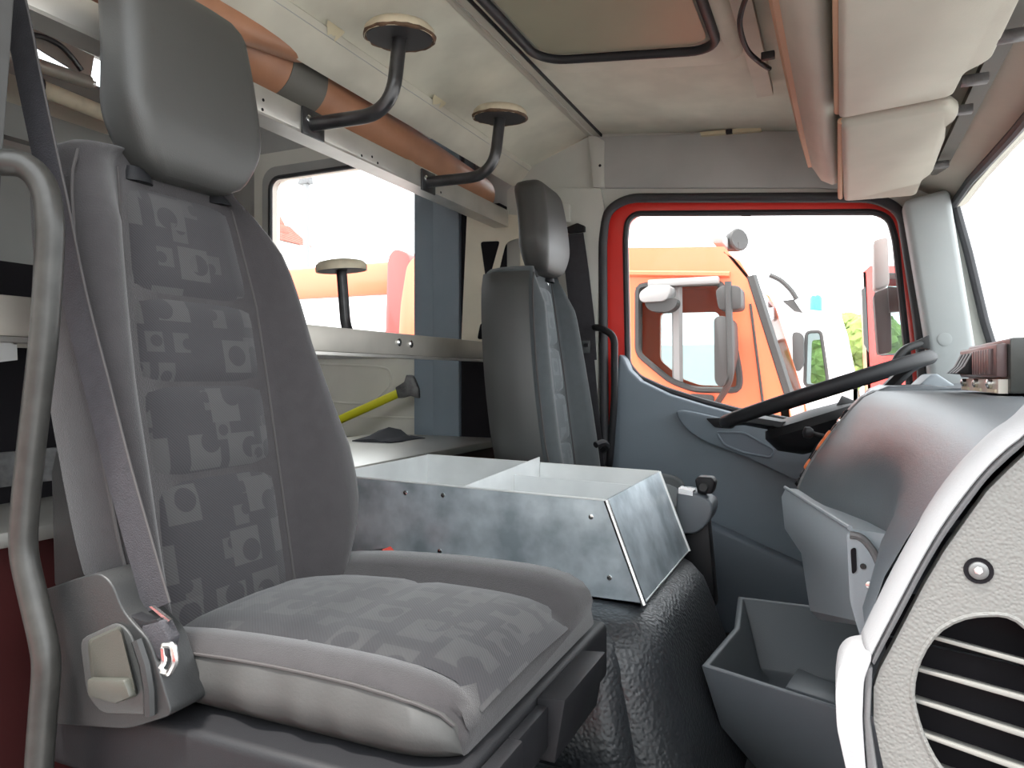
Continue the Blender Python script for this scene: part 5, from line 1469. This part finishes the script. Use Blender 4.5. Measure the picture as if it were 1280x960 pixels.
B().box((-6.5, -1.97, -1.3), (0.4, -1.93, -0.8)).build('red_band', 'red_paint', t4)
B().box((-6.4, -3.9, -1.5), (2.3, -2.3, -1.3)).build('chassis', 'cab_dark', t4)

# --- houses, lamp post, trees
def house(label, xe, y0, y1, ze, half, rise):
    """ridge runs in depth; xe, ze the eave on the right"""
    xc = xe - half
    h = thing('house', (xc, (y0 + y1) / 2, -2.0), label, 'house')
    B().box((xc - half + 0.5, y0 + 0.4, -2.0), (xe - 0.5, y1 - 0.4, ze)).build('walls', 'plaster', h)
    n = 12
    for s_ in (-1, 1):
        b0 = Vector((xc + s_ * half, y0, ze - 0.15))
        t0 = Vector((xc, y0, ze + rise))
        L_ = Vector((0, y1 - y0, 0))
        for k in range(n):
            a = b0 + (t0 - b0) * (k / n) + Vector((0, 0, 0.06))
            b = b0 + (t0 - b0) * ((k + 1.1) / n)
            B().prism([a, a + L_, b + L_, b], (0, 0, 0.10)).build('tile_course', 'roof_tile', h)
    for y in (y0 + 0.4, y1 - 0.4):
        B().prism([(xc - half + 0.5, y, ze - 0.1), (xe - 0.5, y, ze - 0.1), (xc, y, ze + rise - 0.3)], (0, 0.15 if y < (y0 + y1) / 2 else -0.15, 0)).build('gable', 'plaster', h)
    B().box((xc - 0.8, y0 + 1.5, ze), (xc - 0.2, y0 + 2.1, ze + rise + 0.7)).build('chimney', 'plaster', h)
    for k in range(3):
        x = xc - half * 0.6 + half * 0.6 * k
        B().box((x - 0.4, y0 + 0.36, 1.0), (x + 0.4, y0 + 0.4, 2.4)).build('window', 'cab_dark', h)
    return h


pA = at(361, 291, Y=33)
house('tall house with red tiled roof at the left of the crew window', pA.x, 24.5, 33, pA.z, 3.6, 6.0)
pB = at(390, 308, Y=44)
house('lower house with red tiled roof just behind the lamp post', pB.x, 40.5, 44, pB.z, 2.2, 1.6)
lpm = thing('lamp_post', at(383, 900, Y=14), 'slender pale lamp post outside the crew window', 'lamp post')
q = at(383, 228, Y=14)
lpm.location = (q.x, q.y, -2.0)
B().tube([(q.x, q.y, -2.0), (q.x, q.y, q.z)], [0.10, 0.075], 12).build('pole', 'pole_white', lpm)
B().prism([(q.x - 0.2, q.y - 0.1, q.z - 0.05), (q.x + 0.14, q.y - 0.1, q.z - 0.05), (q.x + 0.12, q.y - 0.1, q.z + 0.22), (q.x - 0.12, q.y - 0.1, q.z + 0.22)], (0, 0.2, 0)).build('lamp_head', 'steel_dark', lpm, bevel=0.02)


def tree(label, x, y, h, r):
    t = thing('tree', (x, y, -2.0), label, 'tree', 'trees beyond the yard')
    B().tube([(x, y, -2.0), (x + 0.1, y, -2 + h * 0.35), (x, y, -2 + h * 0.6)], [0.2, 0.15, 0.08], 8).build('trunk', 'bark', t)
    bm = bmesh.new()
    for k in range(9):
        c_ = Vector((x + random.uniform(-.6, .6) * r, y + random.uniform(-.6, .6) * r, -2 + h * 0.62 + random.uniform(-.5, .6) * r))
        m_ = Matrix.Translation(c_) @ Matrix.Scale(r * random.uniform(0.45, 0.7), 4)
        bmesh.ops.create_icosphere(bm, subdivisions=4, radius=1, matrix=m_)
    b = B()
    bm.verts.index_update()
    b.add([q.co + Vector((random.uniform(-1, 1), random.uniform(-1, 1), random.uniform(-1, 1))) * 0.06 * r for q in bm.verts], [tuple(v.index for v in f_.verts) for f_ in bm.faces])
    bm.free()
    b.build('crown', 'leaf', t, smooth=10)


tree('leafy tree between the white truck and the red truck', at(1064, 400, Y=24).x, 24, 4.0, 1.2)
tree('leafy tree at the front edge of the driver window', at(1126, 400, Y=29).x, 29, 4.0, 1.3)

# ------------------------------------------------------------------ lift the whole place to yard level
for o in list(S.objects):
    if o.parent is None and o.type not in ('CAMERA', 'LIGHT'):
        o.location.z += CZ
